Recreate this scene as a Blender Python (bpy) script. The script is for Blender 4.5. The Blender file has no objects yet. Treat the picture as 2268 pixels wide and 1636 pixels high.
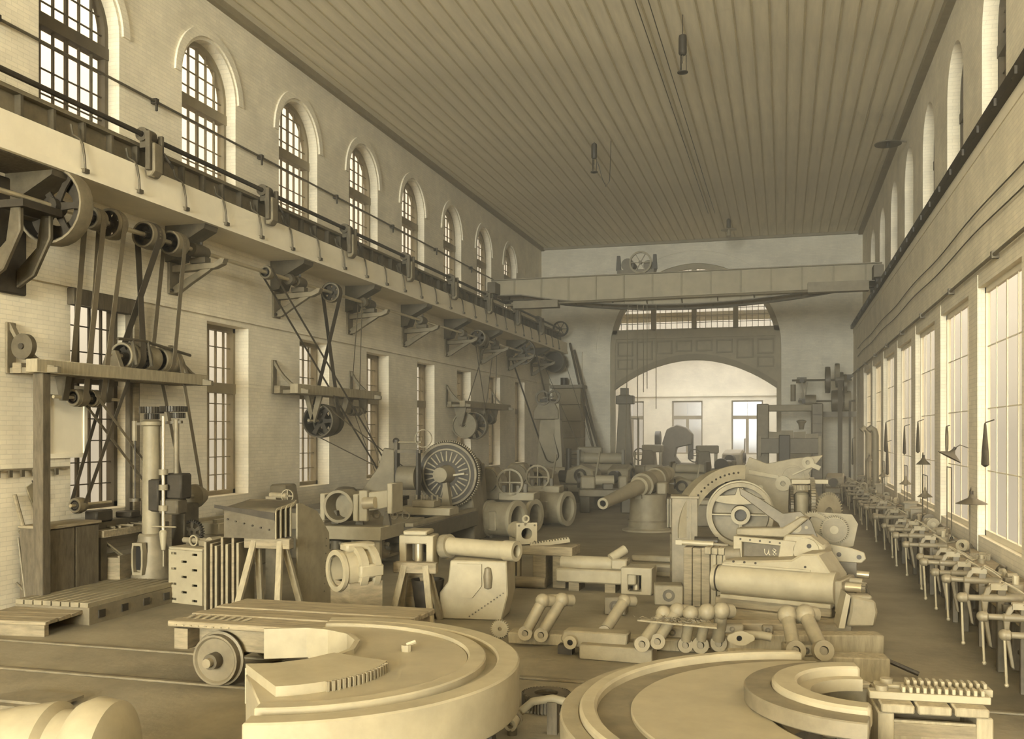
import bpy, math, random
from mathutils import Matrix, Vector
random.seed(7)
SC = bpy.context.scene
COL = SC.collection
PI = math.pi
# ------------------------------------------------------------------ camera, sky, light, exposure
FPX, CX, HOR, CAMZ = 2114.0, 1134.0, 958.0, 3.0       # focal length / principal point / horizon of the 2268x1636 frame
YAW = math.atan(601 / FPX)
SA, CA = math.sin(YAW), math.cos(YAW)
cam = bpy.data.objects.new('camera', bpy.data.cameras.new('camera'))
COL.objects.link(cam)
cam.location = (0, 0, CAMZ)
cam.rotation_euler = (PI / 2, 0, YAW)
cam.data.sensor_fit = 'HORIZONTAL'; cam.data.sensor_width = 36
cam.data.lens = FPX / 2268 * 36
cam.data.shift_y = (HOR - 818) / 2268
cam.data.clip_end = 300
SC.camera = cam

HAZE = 0.010
SIDE_POWER = 240
SKY_LOW, SKY_HIGH, END_POWER, ANNEX_POWER = 0.80, 5.0, 42000, 1300
W = bpy.data.worlds.new('overcast_sky'); SC.world = W; W.use_nodes = True
bg = W.node_tree.nodes['Background']
# overcast sky: brightest overhead, paler towards the horizon
_n, _l = W.node_tree.nodes, W.node_tree.links
_tc = _n.new('ShaderNodeTexCoord'); _sx = _n.new('ShaderNodeSeparateXYZ'); _mr = _n.new('ShaderNodeMapRange')
_l.new(_tc.outputs['Generated'], _sx.inputs[0]); _l.new(_sx.outputs[2], _mr.inputs[0])
_mr.inputs[1].default_value = 0.0; _mr.inputs[2].default_value = 1.0
_mr.inputs[3].default_value = SKY_LOW; _mr.inputs[4].default_value = SKY_HIGH
_l.new(_mr.outputs[0], bg.inputs[1]); bg.inputs[0].default_value = (1.0, 0.87, 0.67, 1)

def area_light(name, loc, rot, sx, sy, power, col=(1, 0.9, 0.72)):
    l = bpy.data.lights.new(name, 'AREA'); l.shape = 'RECTANGLE'; l.size = sx; l.size_y = sy
    l.energy = power; l.color = col
    o = bpy.data.objects.new(name, l); COL.objects.link(o); o.location = loc; o.rotation_euler = rot
    return o
# area lamp added for light from behind the camera; glazed hall end unseen
area_light('end_fill_light', (-4.5, -33.6, 7.0), (math.radians(90), 0, 0), 15.0, 10.5, END_POWER, (0.985, 1, 0.87))
# lamp added above the unseen annex roof to brighten the shop beyond the arch
area_light('annex_fill_light', (-4.6, 60, 9.7), (0, 0, 0), 12.0, 12.0, ANNEX_POWER, (0.98, 1, 0.97))

# lamps added outside unseen upper right-hand windows to brighten the left wall
for _i in range(5):
    area_light('side_fill_light', (4.45, 15.77 - 4.24 * _i, 10.3), (0, PI / 2, 0), 3.4, 2.1, SIDE_POWER, (0.97, 1, 0.92))

SC.view_settings.view_transform = 'Standard'
SC.view_settings.look = 'None'
SC.view_settings.gamma = 1.0
SC.view_settings.use_curve_mapping = False
SC.view_settings.exposure = -0.2
SC.cycles.max_bounces = 8; SC.cycles.diffuse_bounces = 6; SC.cycles.glossy_bounces = 2; SC.cycles.volume_bounces = 0
SC.cycles.use_adaptive_sampling = True; SC.cycles.adaptive_threshold = 0.10; SC.cycles.adaptive_min_samples = 20; SC.cycles.use_light_tree = False; SC.cycles.transparent_max_bounces = 16
SC.cycles.caustics_reflective = False; SC.cycles.caustics_refractive = False

# ------------------------------------------------------------------ helpers
def at(u, v, X=None, Y=None, Z=None, D=None):
    """world point seen at photograph pixel u,v with one coordinate known"""
    k = (u - CX) / FPX; m = (HOR - v) / FPX
    dx = -SA + CA * k; dy = CA + SA * k
    if Z is not None: d = (Z - CAMZ) / m
    elif X is not None: d = X / dx
    elif Y is not None: d = Y / dy
    else: d = D
    return Vector((d * dx, d * dy, CAMZ + d * m))

def sl(c):
    return tuple((x / 255 / 12.92 if x / 255 <= 0.04045 else ((x / 255 + 0.055) / 1.055) ** 2.4) for x in c)

MATS = {}
def mat(name, rgb, rough=0.6, metal=0.0, var=0.18, scale=3.0, bump=0.0, bscale=40, spec=0.4, stretch=None, dark=None, desat=True):
    if name in MATS: return MATS[name]
    m = bpy.data.materials.new(name); m.use_nodes = True
    N = m.node_tree.nodes; L = m.node_tree.links
    b = N['Principled BSDF']
    b.inputs['Roughness'].default_value = rough; b.inputs['Metallic'].default_value = metal
    b.inputs['Specular IOR Level'].default_value = spec
    tc = N.new('ShaderNodeTexCoord'); mp = N.new('ShaderNodeMapping')
    L.new(tc.outputs['Object'], mp.inputs[0])
    if stretch: mp.inputs['Scale'].default_value = stretch
    nz = N.new('ShaderNodeTexNoise'); nz.inputs['Scale'].default_value = scale
    nz.inputs['Detail'].default_value = 5; nz.inputs['Roughness'].default_value = 0.65
    L.new(mp.outputs[0], nz.inputs['Vector'])
    cr = N.new('ShaderNodeValToRGB'); L.new(nz.outputs['Fac'], cr.inputs[0])
    g_ = .3 * rgb[0] + .59 * rgb[1] + .11 * rgb[2]
    if desat: rgb = [q + (w - q) * .45 for q, w in zip(rgb, (g_ * 1.06, g_ * .995, g_ * .86))]
    c = sl(rgb); d = sl(dark) if dark else tuple(x * (1 - var * 1.6) for x in c)
    cr.color_ramp.elements[0].position = 0.32; cr.color_ramp.elements[0].color = (*d, 1)
    cr.color_ramp.elements[1].position = 0.66; cr.color_ramp.elements[1].color = (*[min(1, x * (1 + var * .5)) for x in c], 1)
    L.new(cr.outputs[0], b.inputs['Base Color'])
    if bump:
        n2 = N.new('ShaderNodeTexNoise'); n2.inputs['Scale'].default_value = bscale; n2.inputs['Detail'].default_value = 3
        L.new(mp.outputs[0], n2.inputs['Vector'])
        bp = N.new('ShaderNodeBump'); bp.inputs['Strength'].default_value = bump; bp.inputs['Distance'].default_value = 0.02
        L.new(n2.outputs['Fac'], bp.inputs['Height']); L.new(bp.outputs[0], b.inputs['Normal'])
    MATS[name] = m
    return m

def brick_mat(name, rgb, contrast=0.08):
    """whitewashed brickwork, too fine to pick apart at this distance: faint courses and blotches"""
    m = mat(name, rgb, rough=0.9, var=0.10, scale=0.9, spec=0.1)
    N = m.node_tree.nodes; L = m.node_tree.links; b = N['Principled BSDF']
    g = N.new('ShaderNodeNewGeometry'); sx = N.new('ShaderNodeSeparateXYZ'); L.new(g.outputs['Position'], sx.inputs[0])
    ad = N.new('ShaderNodeMath'); ad.operation = 'ADD'; L.new(sx.outputs[0], ad.inputs[0]); L.new(sx.outputs[1], ad.inputs[1])
    cb = N.new('ShaderNodeCombineXYZ'); L.new(ad.outputs[0], cb.inputs[0]); L.new(sx.outputs[2], cb.inputs[1])
    br = N.new('ShaderNodeTexBrick'); L.new(cb.outputs[0], br.inputs['Vector'])
    br.inputs['Scale'].default_value = 1.0; br.inputs['Brick Width'].default_value = 0.27; br.inputs['Row Height'].default_value = 0.08
    br.inputs['Mortar Size'].default_value = 0.007; br.inputs['Mortar Smooth'].default_value = 0.6
    br.inputs['Color1'].default_value = (1, 1, 1, 1); br.inputs['Color2'].default_value = (1 - contrast, 1 - contrast, 1 - contrast, 1)
    br.inputs['Mortar'].default_value = (1 - 2.2 * contrast,) * 3 + (1,)
    mx = N.new('ShaderNodeMixRGB'); mx.blend_type = 'MULTIPLY'; mx.inputs[0].default_value = 1
    src = b.inputs['Base Color'].links[0].from_socket
    L.new(src, mx.inputs[1]); L.new(br.outputs['Color'], mx.inputs[2]); L.new(mx.outputs[0], b.inputs['Base Color'])
    bp = N.new('ShaderNodeBump'); bp.inputs['Strength'].default_value = 0.25; bp.inputs['Distance'].default_value = 0.01; bp.invert = True
    L.new(br.outputs['Fac'], bp.inputs['Height']); L.new(bp.outputs[0], b.inputs['Normal'])
    return m

def glass_mat():
    m = bpy.data.materials.new('dusty_glass'); m.use_nodes = True
    N = m.node_tree.nodes; L = m.node_tree.links; N.clear()
    o = N.new('ShaderNodeOutputMaterial'); t = N.new('ShaderNodeBsdfTransparent'); t.inputs[0].default_value = (.97, .95, .9, 1)
    gl = N.new('ShaderNodeBsdfGlossy'); gl.inputs['Roughness'].default_value = 0.15
    m2 = N.new('ShaderNodeMixShader'); m2.inputs[0].default_value = 0.04
    L.new(t.outputs[0], m2.inputs[1]); L.new(gl.outputs[0], m2.inputs[2]); L.new(m2.outputs[0], o.inputs[0])
    return m

def frame(d):
    """rotation whose z axis is d"""
    z = Vector(d).normalized(); a = Vector((0, 0, 1)) if abs(z.z) < 0.95 else Vector((1, 0, 0))
    x = a.cross(z).normalized(); y = z.cross(x)
    return Matrix((x, y, z)).transposed()

AX = {'x': Vector((1, 0, 0)), 'y': Vector((0, 1, 0)), 'z': Vector((0, 0, 1))}
class MB:
    def __init__(s): s.v = []; s.f = []
    def add(s, vs, fs):
        o = len(s.v); s.v += [tuple(p) for p in vs]; s.f += [tuple(i + o for i in f) for f in fs]; return s
    def box(s, x0, x1, y0, y1, z0, z1):
        x0, x1 = sorted((x0, x1)); y0, y1 = sorted((y0, y1)); z0, z1 = sorted((z0, z1))
        return s.add([(x0, y0, z0), (x1, y0, z0), (x1, y1, z0), (x0, y1, z0), (x0, y0, z1), (x1, y0, z1), (x1, y1, z1), (x0, y1, z1)],
                     [(3, 2, 1, 0), (4, 5, 6, 7), (0, 1, 5, 4), (1, 2, 6, 5), (2, 3, 7, 6), (3, 0, 4, 7)])
    def cb(s, cx, cy, cz, sx, sy, sz, rx=0, ry=0, rz=0):
        R = Matrix.Rotation(rz, 3, 'Z') @ Matrix.Rotation(ry, 3, 'Y') @ Matrix.Rotation(rx, 3, 'X'); c = Vector((cx, cy, cz))
        t = MB().box(-sx / 2, sx / 2, -sy / 2, sy / 2, -sz / 2, sz / 2)
        return s.add([c + R @ Vector(p) for p in t.v], t.f)
    def lathe(s, prof, c=(0, 0, 0), axis='z', n=24, close=False):
        """profile of (radius, height) pairs turned about an axis"""
        R = frame(AX[axis] if isinstance(axis, str) else axis); c = Vector(c); vs = []; fs = []; k = len(prof)
        for (r, h) in prof:
            for i in range(n):
                a = 2 * PI * i / n; vs.append(c + R @ Vector((r * math.cos(a), r * math.sin(a), h)))
        for j in range(k if close else k - 1):
            j2 = (j + 1) % k
            for i in range(n):
                i2 = (i + 1) % n
                fs.append((j * n + i, j * n + i2, j2 * n + i2, j2 * n + i))
        if not close:
            fs.append(tuple(reversed(range(n)))); fs.append(tuple(range((k - 1) * n, k * n)))
        return s.add(vs, fs)
    def cyl(s, p0, p1, r0, r1=None, n=16):
        p0 = Vector(p0); p1 = Vector(p1)
        return s.lathe([(r0, 0), (r0 if r1 is None else r1, (p1 - p0).length)], p0, (p1 - p0), n)
    def ring(s, c, axis, ro, ri, h, n=32):
        return s.lathe([(ri, -h / 2), (ro, -h / 2), (ro, h / 2), (ri, h / 2)], c, axis, n, close=True)
    def pipe(s, p0, p1, ro, ri, n=24):
        p0 = Vector(p0); p1 = Vector(p1); l = (p1 - p0).length
        return s.lathe([(ri, 0), (ro, 0), (ro, l), (ri, l)], p0, (p1 - p0), n, close=True)
    def sph(s, c, r, n=14, sz=1.0):
        return s.lathe([(max(1e-3, r * math.sin(PI * j / 8)), -r * sz * math.cos(PI * j / 8)) for j in range(9)], c, 'z', n)
    def prism(s, poly, axis, a0, a1):
        n = len(poly)
        def P(p, a): return {'x': (a, p[0], p[1]), 'y': (p[0], a, p[1]), 'z': (p[0], p[1], a)}[axis]
        return s.add([P(p, a0) for p in poly] + [P(p, a1) for p in poly],
                     [tuple(range(n)), tuple(reversed(range(n, 2 * n)))] + [(i, (i + 1) % n, n + (i + 1) % n, n + i) for i in range(n)])
    def sheet(s, outer, inner, axis, a0, a1):
        """plate between two outlines with the same number of points (a hole)"""
        n = len(outer)
        def P(p, a): return {'x': (a, p[0], p[1]), 'y': (p[0], a, p[1]), 'z': (p[0], p[1], a)}[axis]
        vs = [P(p, a) for a in (a0, a1) for q in (outer, inner) for p in q]; fs = []
        for i in range(n):
            j = (i + 1) % n
            fs += [(i, j, n + j, n + i), (2 * n + j, 2 * n + i, 3 * n + i, 3 * n + j), (j, i, 2 * n + i, 2 * n + j), (n + i, n + j, 3 * n + j, 3 * n + i)]
        return s.add(vs, fs)
    def bar(s, p0, p1, w, h, up=(0, 0, 1)):
        p0 = Vector(p0); p1 = Vector(p1); z = (p1 - p0).normalized(); u = Vector(up)
        if abs(z.dot(u)) > 0.98: u = Vector((1, 0, 0))
        x = u.cross(z).normalized(); y = z.cross(x); vs = []
        for p in (p0, p1):
            for a, b in ((-1, -1), (1, -1), (1, 1), (-1, 1)): vs.append(p + x * a * w / 2 + y * b * h / 2)
        return s.add(vs, [(3, 2, 1, 0), (4, 5, 6, 7), (0, 1, 5, 4), (1, 2, 6, 5), (2, 3, 7, 6), (3, 0, 4, 7)])
    def tube(s, pts, r, n=8, r1=None):
        pts = [Vector(p) for p in pts]; k = len(pts); vs = []; fs = []
        for i, p in enumerate(pts):
            t = (pts[min(i + 1, k - 1)] - pts[max(i - 1, 0)]); R = frame(t)
            rr = r if r1 is None else r + (r1 - r) * i / (k - 1)
            for j in range(n):
                a = 2 * PI * j / n; vs.append(p + R @ Vector((rr * math.cos(a), rr * math.sin(a), 0)))
        for i in range(k - 1):
            for j in range(n):
                j2 = (j + 1) % n; fs.append((i * n + j, i * n + j2, (i + 1) * n + j2, (i + 1) * n + j))
        fs.append(tuple(reversed(range(n)))); fs.append(tuple(range((k - 1) * n, k * n)))
        return s.add(vs, fs)
    def gear(s, c, axis, r, teeth, depth, h, bore=0.02):
        o = []; i_ = []
        for t in range(teeth):
            for q, rr in ((0, r - depth), (0.25, r - depth), (0.35, r), (0.7, r), (0.8, r - depth)):
                a = 2 * PI * (t + q) / teeth; o.append((rr * math.cos(a), rr * math.sin(a))); i_.append((bore * math.cos(a), bore * math.sin(a)))
        t = MB().sheet(o, i_, 'z', -h / 2, h / 2); R = frame(AX[axis] if isinstance(axis, str) else axis); c = Vector(c)
        return s.add([c + R @ Vector(p) for p in t.v], t.f)
    def xf(s, M):
        s.v = [tuple(M @ Vector(p)) for p in s.v]; return s
    def obj(s, name, m, parent=None, bevel=0.0, smooth=35):
        me = bpy.data.meshes.new(name); me.from_pydata(s.v, [], s.f); me.update()
        me.materials.append(MATS[m] if isinstance(m, str) else m)
        import bmesh
        b = bmesh.new(); b.from_mesh(me); bmesh.ops.recalc_face_normals(b, faces=b.faces); b.to_mesh(me); b.free()
        if smooth:
            me.polygons.foreach_set('use_smooth', [True] * len(me.polygons)); me.set_sharp_from_angle(angle=math.radians(smooth))
        o = bpy.data.objects.new(name, me); COL.objects.link(o)
        if parent is not None: o.parent = parent
        if bevel:
            md = o.modifiers.new('bevel', 'BEVEL'); md.width = bevel; md.segments = 1; md.limit_method = 'ANGLE'; md.angle_limit = math.radians(40)
        return o

def tag(o, label, cat, group=None):
    o['label'] = label; o['category'] = cat
    if group: o['group'] = group
    return o
def thing(name, label, cat, loc=(0, 0, 0), rz=0.0, group=None, rx=0, ry=0):
    o = bpy.data.objects.new(name, None); COL.objects.link(o); o.empty_display_size = 0.2
    o.location = loc; o.rotation_euler = (rx, ry, rz)
    return tag(o, label, cat, group)
def struct(o): o['kind'] = 'structure'; return o
def sempty(name, loc=(0, 0, 0)):
    o = bpy.data.objects.new(name, None); COL.objects.link(o); o.location = loc; o['kind'] = 'structure'; return o
def clone(o, parent=None):
    c = o.copy(); COL.objects.link(c); c.parent = parent
    for ch in list(o.children): clone(ch, c)
    return c
def dup(o, loc, rz=None, label=None, group=None, scale=None):
    c = clone(o); c.location = loc
    if rz is not None: c.rotation_euler = (c.rotation_euler.x, c.rotation_euler.y, rz)
    if label: c['label'] = label
    if group: c['group'] = group
    if scale: c.scale = (scale,) * 3
    return c
def put(o, parent, loc=(0, 0, 0)):
    """a linked-mesh copy of a piece under a parent"""
    c = o.copy(); COL.objects.link(c); c.parent = parent; c.location = loc; return c

# ------------------------------------------------------------------ materials (sepia-toned, as the print shows them)
brick_mat('whitewash', (233, 227, 210))
brick_mat('whitewash_far', (230, 224, 207))
brick_mat('smoky_brick', (150, 134, 102))
mat('plaster', (230, 224, 207), rough=0.9, var=0.06, scale=1.2, spec=0.1)
mat('ceiling_board', (226, 219, 200), rough=0.85, var=0.10, scale=1.2, spec=0.1, stretch=(3, 0.25, 1))
mat('batten', (196, 181, 142), rough=0.85, var=0.1)
mat('frame_paint', (146, 132, 102), rough=0.7, var=0.1)
mat('arch_paint', (168, 154, 122), rough=0.7, var=0.1)
mat('frame_dark', (92, 80, 60), rough=0.7, var=0.12)
mat('floor', (136, 125, 102), rough=0.75, var=0.22, scale=0.55, bump=0.25, bscale=9, spec=0.3)
mat('iron_black', (66, 57, 45), rough=0.5, metal=0.2, var=0.2, scale=5)
mat('iron', (98, 87, 67), rough=0.5, metal=0.25, var=0.2, scale=4)
mat('iron_grey', (126, 113, 87), rough=0.55, metal=0.15, var=0.16, scale=4)
mat('casting', (142, 129, 100), rough=0.6, metal=0.1, var=0.14, scale=3.5, bump=0.08)
mat('pale_casting', (157, 145, 115), rough=0.6, var=0.1, scale=3)
mat('pale_steel', (164, 152, 122), rough=0.45, metal=0.15, var=0.08, scale=2.5)
mat('bright_steel', (206, 192, 158), rough=0.3, metal=0.6, var=0.1, scale=5)
mat('timber', (142, 126, 96), rough=0.85, var=0.25, scale=2.5, stretch=(1, 1, 6), bump=0.15)
mat('timber_long', (148, 131, 99), rough=0.85, var=0.25, scale=2.5, stretch=(1, 7, 7), bump=0.15)
mat('timber_pale', (154, 140, 109), rough=0.85, var=0.2, scale=2.5, stretch=(6, 6, 1), bump=0.12)
mat('timber_dark', (98, 85, 64), rough=0.85, var=0.25, scale=3, stretch=(5, 5, 1), bump=0.15)
mat('leather', (112, 98, 74), rough=0.7, var=0.15, scale=4)
mat('leather_dark', (78, 67, 51), rough=0.7, var=0.15, scale=4)
mat('cloth_dark', (84, 73, 56), rough=0.95, var=0.25, scale=8)
mat('chalk', (214, 202, 170), rough=0.95, var=0.05)
mat('bore_black', (34, 29, 23), rough=0.9, var=0.1)  # near-black that paints the shade inside bores and the oval recess
MATS['glass'] = glass_mat()

# ================================================================== THE HALL
XL, XLL, XR, XRL = -12.86, -12.37, 3.85, 3.40          # upper/lower faces of the two long walls
YB, YF, ZC = -34.0, 51.2, 13.2
BAY = 4.24
YW = [15.24 + BAY * i for i in range(8)]                # window axes, left wall
YWB = [15.24 - BAY * i for i in range(1, 7)]            # the same bays behind and beside the camera
ZLEDGE = 7.39

def arch_pts(c, half, zs, n=20):
    return [(c - half * math.cos(PI * i / n), zs + half * math.sin(PI * i / n)) for i in range(n + 1)]

def long_wall(mb, xf, xb, ycs, half, z0, z1, zsill, zspring, ztop, arched, ya, yb):
    """wall slab between xf and xb from ya to yb with an opening of half-width at each yc"""
    ycs = sorted(ycs); e = ya
    for c in ycs:
        mb.box(xf, xb, e, c - half, z0, z1)
        if zsill > z0: mb.box(xf, xb, c - half, c + half, z0, zsill)
        if arched:
            a = arch_pts(c, half, zspring)
            mb.prism(a + [(c + half, z1), (c - half, z1)], 'x', xf, xb)
        else: mb.box(xf, xb, c - half, c + half, ztop, z1)
        e = c + half
    mb.box(xf, xb, e, yb, z0, z1)

allY = YWB + YW
lw = MB()
long_wall(lw, XL, XL - 0.42, allY, 1.08, 7.9, ZC + .3, 8.3, 11.0, 0, True, YB, YF)
long_wall(lw, XLL, XLL - 0.52, allY, 0.86, 0, 7.9, 1.55, 0, 5.5, False, YB, YF)
lw.box(XL - .4, XLL - .3, YB, YF, 7.6, 7.9)
lw.box(XLL, XLL + 0.07, YB, YF, 5.62, 5.70)             # string course
for y in YW[:8]:                                         # raised hood over each upper window
    o_ = arch_pts(y, 1.36, 11.0, 20); i_ = arch_pts(y, 1.16, 11.0, 20)
    for k in range(20): lw.prism([o_[k], o_[k + 1], i_[k + 1], i_[k]], 'x', XL + 0.05, XL - 0.05)
struct(lw.obj('wall_left', 'whitewash'))

YR = [15.75 + BAY * i for i in range(8)]; YRB = [15.75 - BAY * i for i in range(1, 7)]
rw = MB()
long_wall(rw, XR, XR + 0.46, [y + .02 for y in YRB + YR], 1.08, 8.2, ZC + .3, 8.6, 11.0, 0, True, YB, YF)
YRL = [15.2 + BAY * (i + .5) for i in range(7)] ; YRLB = [15.2 + BAY * (.5 - i) for i in range(1, 6)]
long_wall(rw, XRL, XRL + 0.2, YRLB + YRL, 1.64, 0, 8.2, 1.15, 0, 5.62, False, YB, YF)
for i in range(-4, 9):                                   # shallow pilaster strip on each pier
    y = 15.2 + BAY * i
    if y > YB + 1: rw.box(XRL - 0.012, XRL + .01, y - 0.46, y - 0.02, 0, 5.86)
rw.box(XRL + .1, XR + .3, YB, YF, 8.0, 8.2)
struct(rw.obj('wall_right', 'whitewash'))

# far wall with the great arch
AXC, AHW, AZS = -4.56, 4.46, 7.5
fw = MB(); T = 0.9
fw.box(XL - .75, AXC - AHW, YF, YF + T, 0, ZC + .3); fw.box(AXC + AHW, XR + .9, YF, YF + T, 0, ZC + .3)
fw.prism(arch_pts(AXC, AHW, AZS, 36) + [(AXC + AHW, ZC + .3), (AXC - AHW, ZC + .3)], 'y', YF, YF + T)
o_ = arch_pts(AXC, 5.35, AZS - .1, 36); i_ = arch_pts(AXC, 5.22, AZS - .1, 36)
for k in range(36): fw.prism([o_[k], o_[k + 1], i_[k + 1], i_[k]], 'y', YF - 0.04, YF + .02)
fw.box(1.9, 3.4, YF - 0.12, YF + .05, 0, 12.6)           # corner pilaster
fw.box(-12.5, -10.55, YF - 0.15, YF + .05, 0, 7.4)
struct(fw.obj('wall_far', 'whitewash_far'))
# back wall behind the photographer: tall glazed openings
bw = MB()
bw.box(XL - .75, XR + .9, YB - .6, YB, 0, 1.2); bw.box(XL - .75, XR + .9, YB - .6, YB, 12.4, ZC + .3)
for x in (-13.2, -8.6, -4.5, -.4, 4.3): bw.box(x - .45, x + .45, YB - .6, YB, 1.2, 12.4)
struct(bw.obj('wall_back', 'whitewash'))

struct(MB().box(XL - 1, XR + 1.2, YB, 68.5, -0.3, 0).obj('floor', 'floor'))
# planked ceiling: boards with battens over the joints
_c = MB().box(XL - .75, XR + .9, YB, YF + .9, ZC + .06, ZC + .3)
cl = struct(_c.obj('ceiling', 'ceiling_board'))
nb = 40; wb = (XR - XL) / nb
pl = MB().box(0.008, wb - 0.008, 11.6, YF, ZC, ZC + .06).obj('plank', 'ceiling_board', cl); pl.location.x = XL
bt = MB().box(-0.022, 0.022, 11.6, YF, ZC - 0.022, ZC).obj('batten', 'batten', cl); bt.location.x = XL + wb
for i in range(1, nb):
    put(pl, cl, (XL + wb * i, 0, 0))
    if i > 1: put(bt, cl, (XL + wb * i, 0, 0))
cn = MB()
cn.box(XL, XL + .16, YB, YF, ZC - .18, ZC); cn.box(XR - .2, XR, YB, YF, ZC - .2, ZC); cn.box(XL, XR, YF - .14, YF, ZC - .14, ZC)
struct(cn.obj('trim_1', 'frame_paint'))

# ------------------------------------------------------------------ windows
WN = [0]
def bars_window(xc, yc, half, z0, zspring, ztop, transom, cols, rows_lo, rows_hi, m, arched, split, inward=1, thick=0.09):
    """timber window standing in an x-facing wall; every bar and pane its own piece where they can be told apart"""
    WN[0] += 1
    w = sempty('window_%d' % WN[0], (xc, yc, 0))
    fr = MB(); t = thick; fb = 0.10
    top = zspring if arched else ztop
    fr.box(-t, t, -half, -half + fb, z0, top); fr.box(-t, t, half - fb, half, z0, top); fr.box(-t, t, -half, half, z0, z0 + fb)
    if arched:
        a = arch_pts(0, half, zspring, 20); b = arch_pts(0, half - fb, zspring, 20)
        for k in range(20): fr.prism([a[k], a[k + 1], b[k + 1], b[k]], 'x', -t, t)
    else: fr.box(-t, t, -half, half, ztop - fb, ztop)
    fr.obj('frame', m, w)
    if transom: MB().box(-t * 1.2, t * 1.2, -half, half, transom - .12, transom + .12).obj('transom', m, w)
    def zt(y):
        y = max(-half + 0.01, min(half - 0.01, y))
        return zspring + math.sqrt(max(0, (half - fb * .6) ** 2 - y * y)) if arched else ztop - fb
    ys = [-half + fb / 2 + (2 * half - fb) * i / cols for i in range(cols + 1)]
    for i in range(1, cols):
        wd = 0.035 if i == cols // 2 else 0.016
        MB().box(-t * .3, t * .3, ys[i] - wd, ys[i] + wd, z0, zt(ys[i])).obj('mullion', m, w)
    zl = [z0 + fb / 2 + ((transom or ztop) - z0) * i / rows_lo for i in range(rows_lo + 1)]
    if transom: zl += [transom + ((zspring + half if arched else ztop) - transom) * i / rows_hi for i in range(1, rows_hi + 1)]
    gb = MB(); 
    for z in zl[1:-1]:
        hw = half - fb / 2
        if arched and z > zspring:
            hw = math.sqrt(max(0.01, (half - fb / 2) ** 2 - (z - zspring) ** 2))
        MB().box(-t * .2, t * .2, -hw, hw, z - .011, z + .011).obj('glazing_bar', m, w)
    if split:
        cache = {}
        for i in range(cols):
            for j in range(len(zl) - 1):
                y0, y1, a, b = ys[i], ys[i + 1], zl[j], zl[j + 1]
                if not arched or max(zt(y0), zt(y1)) >= b and min(zt(y0), zt(y1)) >= b:
                    key = round(b - a, 3)
                    if key in cache: put(cache[key], w, (0, y0, a)); continue
                    cache[key] = MB().box(-.004, .004, 0, y1 - y0, 0, b - a).obj('pane', 'glass', w, smooth=0); cache[key].location = (0, y0, a)
                elif max(zt(y0), zt(y1), zt((y0 + y1) / 2)) > a + .02:
                    top_ = [(y1 + (y0 - y1) * q / 6, max(a, min(b, zt(y1 + (y0 - y1) * q / 6)))) for q in range(7)]
                    MB().prism([(y0, a), (y1, a)] + top_, 'x', -.004, .004).obj('pane', 'glass', w, smooth=0)
    else:
        g = MB()
        if arched: g.prism([(-half, z0)] + arch_pts(0, half - .03, zspring, 16) + [(half, z0)], 'x', -.004, .004)
        else: g.box(-.004, .004, -half, half, z0, ztop)
        g.obj('pane', 'glass', w, smooth=0)
    return w
for i, y in enumerate(YW):
    bars_window(XL - .35, y, 1.08, 8.3, 11.0, 12.08, 10.62, 6, 5, 4, 'frame_dark' if i == 0 else 'frame_paint', True, i < 5)
for i, y in enumerate(YW):
    bars_window(XLL - .45, y, .86, 1.55, 0, 5.5, 4.05, 5, 6, 3, 'frame_dark' if i == 0 else 'frame_paint', False, i < 4)
for y in YWB:
    bars_window(XL - .35, y, 1.08, 8.3, 11.0, 12.08, 0, 2, 2, 0, 'frame_paint', True, False)
    bars_window(XLL - .45, y, .86, 1.55, 0, 5.5, 0, 2, 2, 0, 'frame_paint', False, False)
for y in [q + .02 for q in YR]:
    bars_window(XR + .38, y, 1.08, 8.6, 11.0, 12.08, 10.62, 6, 4, 4, 'frame_dark', True, False)
for y in [q + .02 for q in YRB]: bars_window(XR + .38, y, 1.08, 8.6, 11.0, 12.08, 0, 2, 2, 0, 'frame_paint', True, False)
for y in YRL: bars_window(XRL + .14, y, 1.64, 1.15, 0, 5.62, 0, 4, 4, 0, 'plaster', False, y < 30, thick=.03)  # bars in pale plaster tone, window glare put into their colour
for y in YRLB: bars_window(XRL + .14, y, 1.64, 1.15, 0, 5.62, 0, 2, 2, 0, 'pale_casting', False, False, thick=.05)

# arch: fan of glazing above a panelled timber transom, open below
ar = sempty('door_1', (AXC, YF + .25, 0)); t = .12
f_ = MB()
a = arch_pts(0, AHW, AZS, 40); b = arch_pts(0, AHW - .26, AZS, 40)
for k in range(40): f_.prism([a[k], a[k + 1], b[k + 1], b[k]], 'y', -t, t)
f_.box(-AHW, -AHW + .24, -t, t, 0, AZS); f_.box(AHW - .24, AHW, -t, t, 0, AZS)
f_.obj('frame', 'arch_paint', ar)
ZT0, ZT1 = 8.05, 8.5                                     # transom beam
MB().box(-AHW + .1, AHW - .1, -t * 1.3, t * 1.3, ZT0, ZT0 + .26).obj('transom', 'arch_paint', ar)
MB().box(-AHW + .1, AHW - .1, -t, t, ZT0 + .26, ZT1 + .05).obj('sill_board', 'arch_paint', ar)
Rg = AHW - .26
def za(x): return AZS + math.sqrt(max(0, Rg * Rg - x * x))
for x in (-2.15, 0, 2.15): MB().box(x - .13, x + .13, -t, t, ZT1, za(x)).obj('mullion', 'arch_paint', ar)
xs = [-Rg + 2 * Rg * i / 28 for i in range(29)]; zs_ = [ZT1 + .36 * j for j in range(11)]
for x in xs[1:-1]:
    if za(x) > ZT1 + .05: MB().box(x - .014, x + .014, -.03, .03, ZT1, za(x)).obj('glazing_bar', 'arch_paint', ar)
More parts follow.
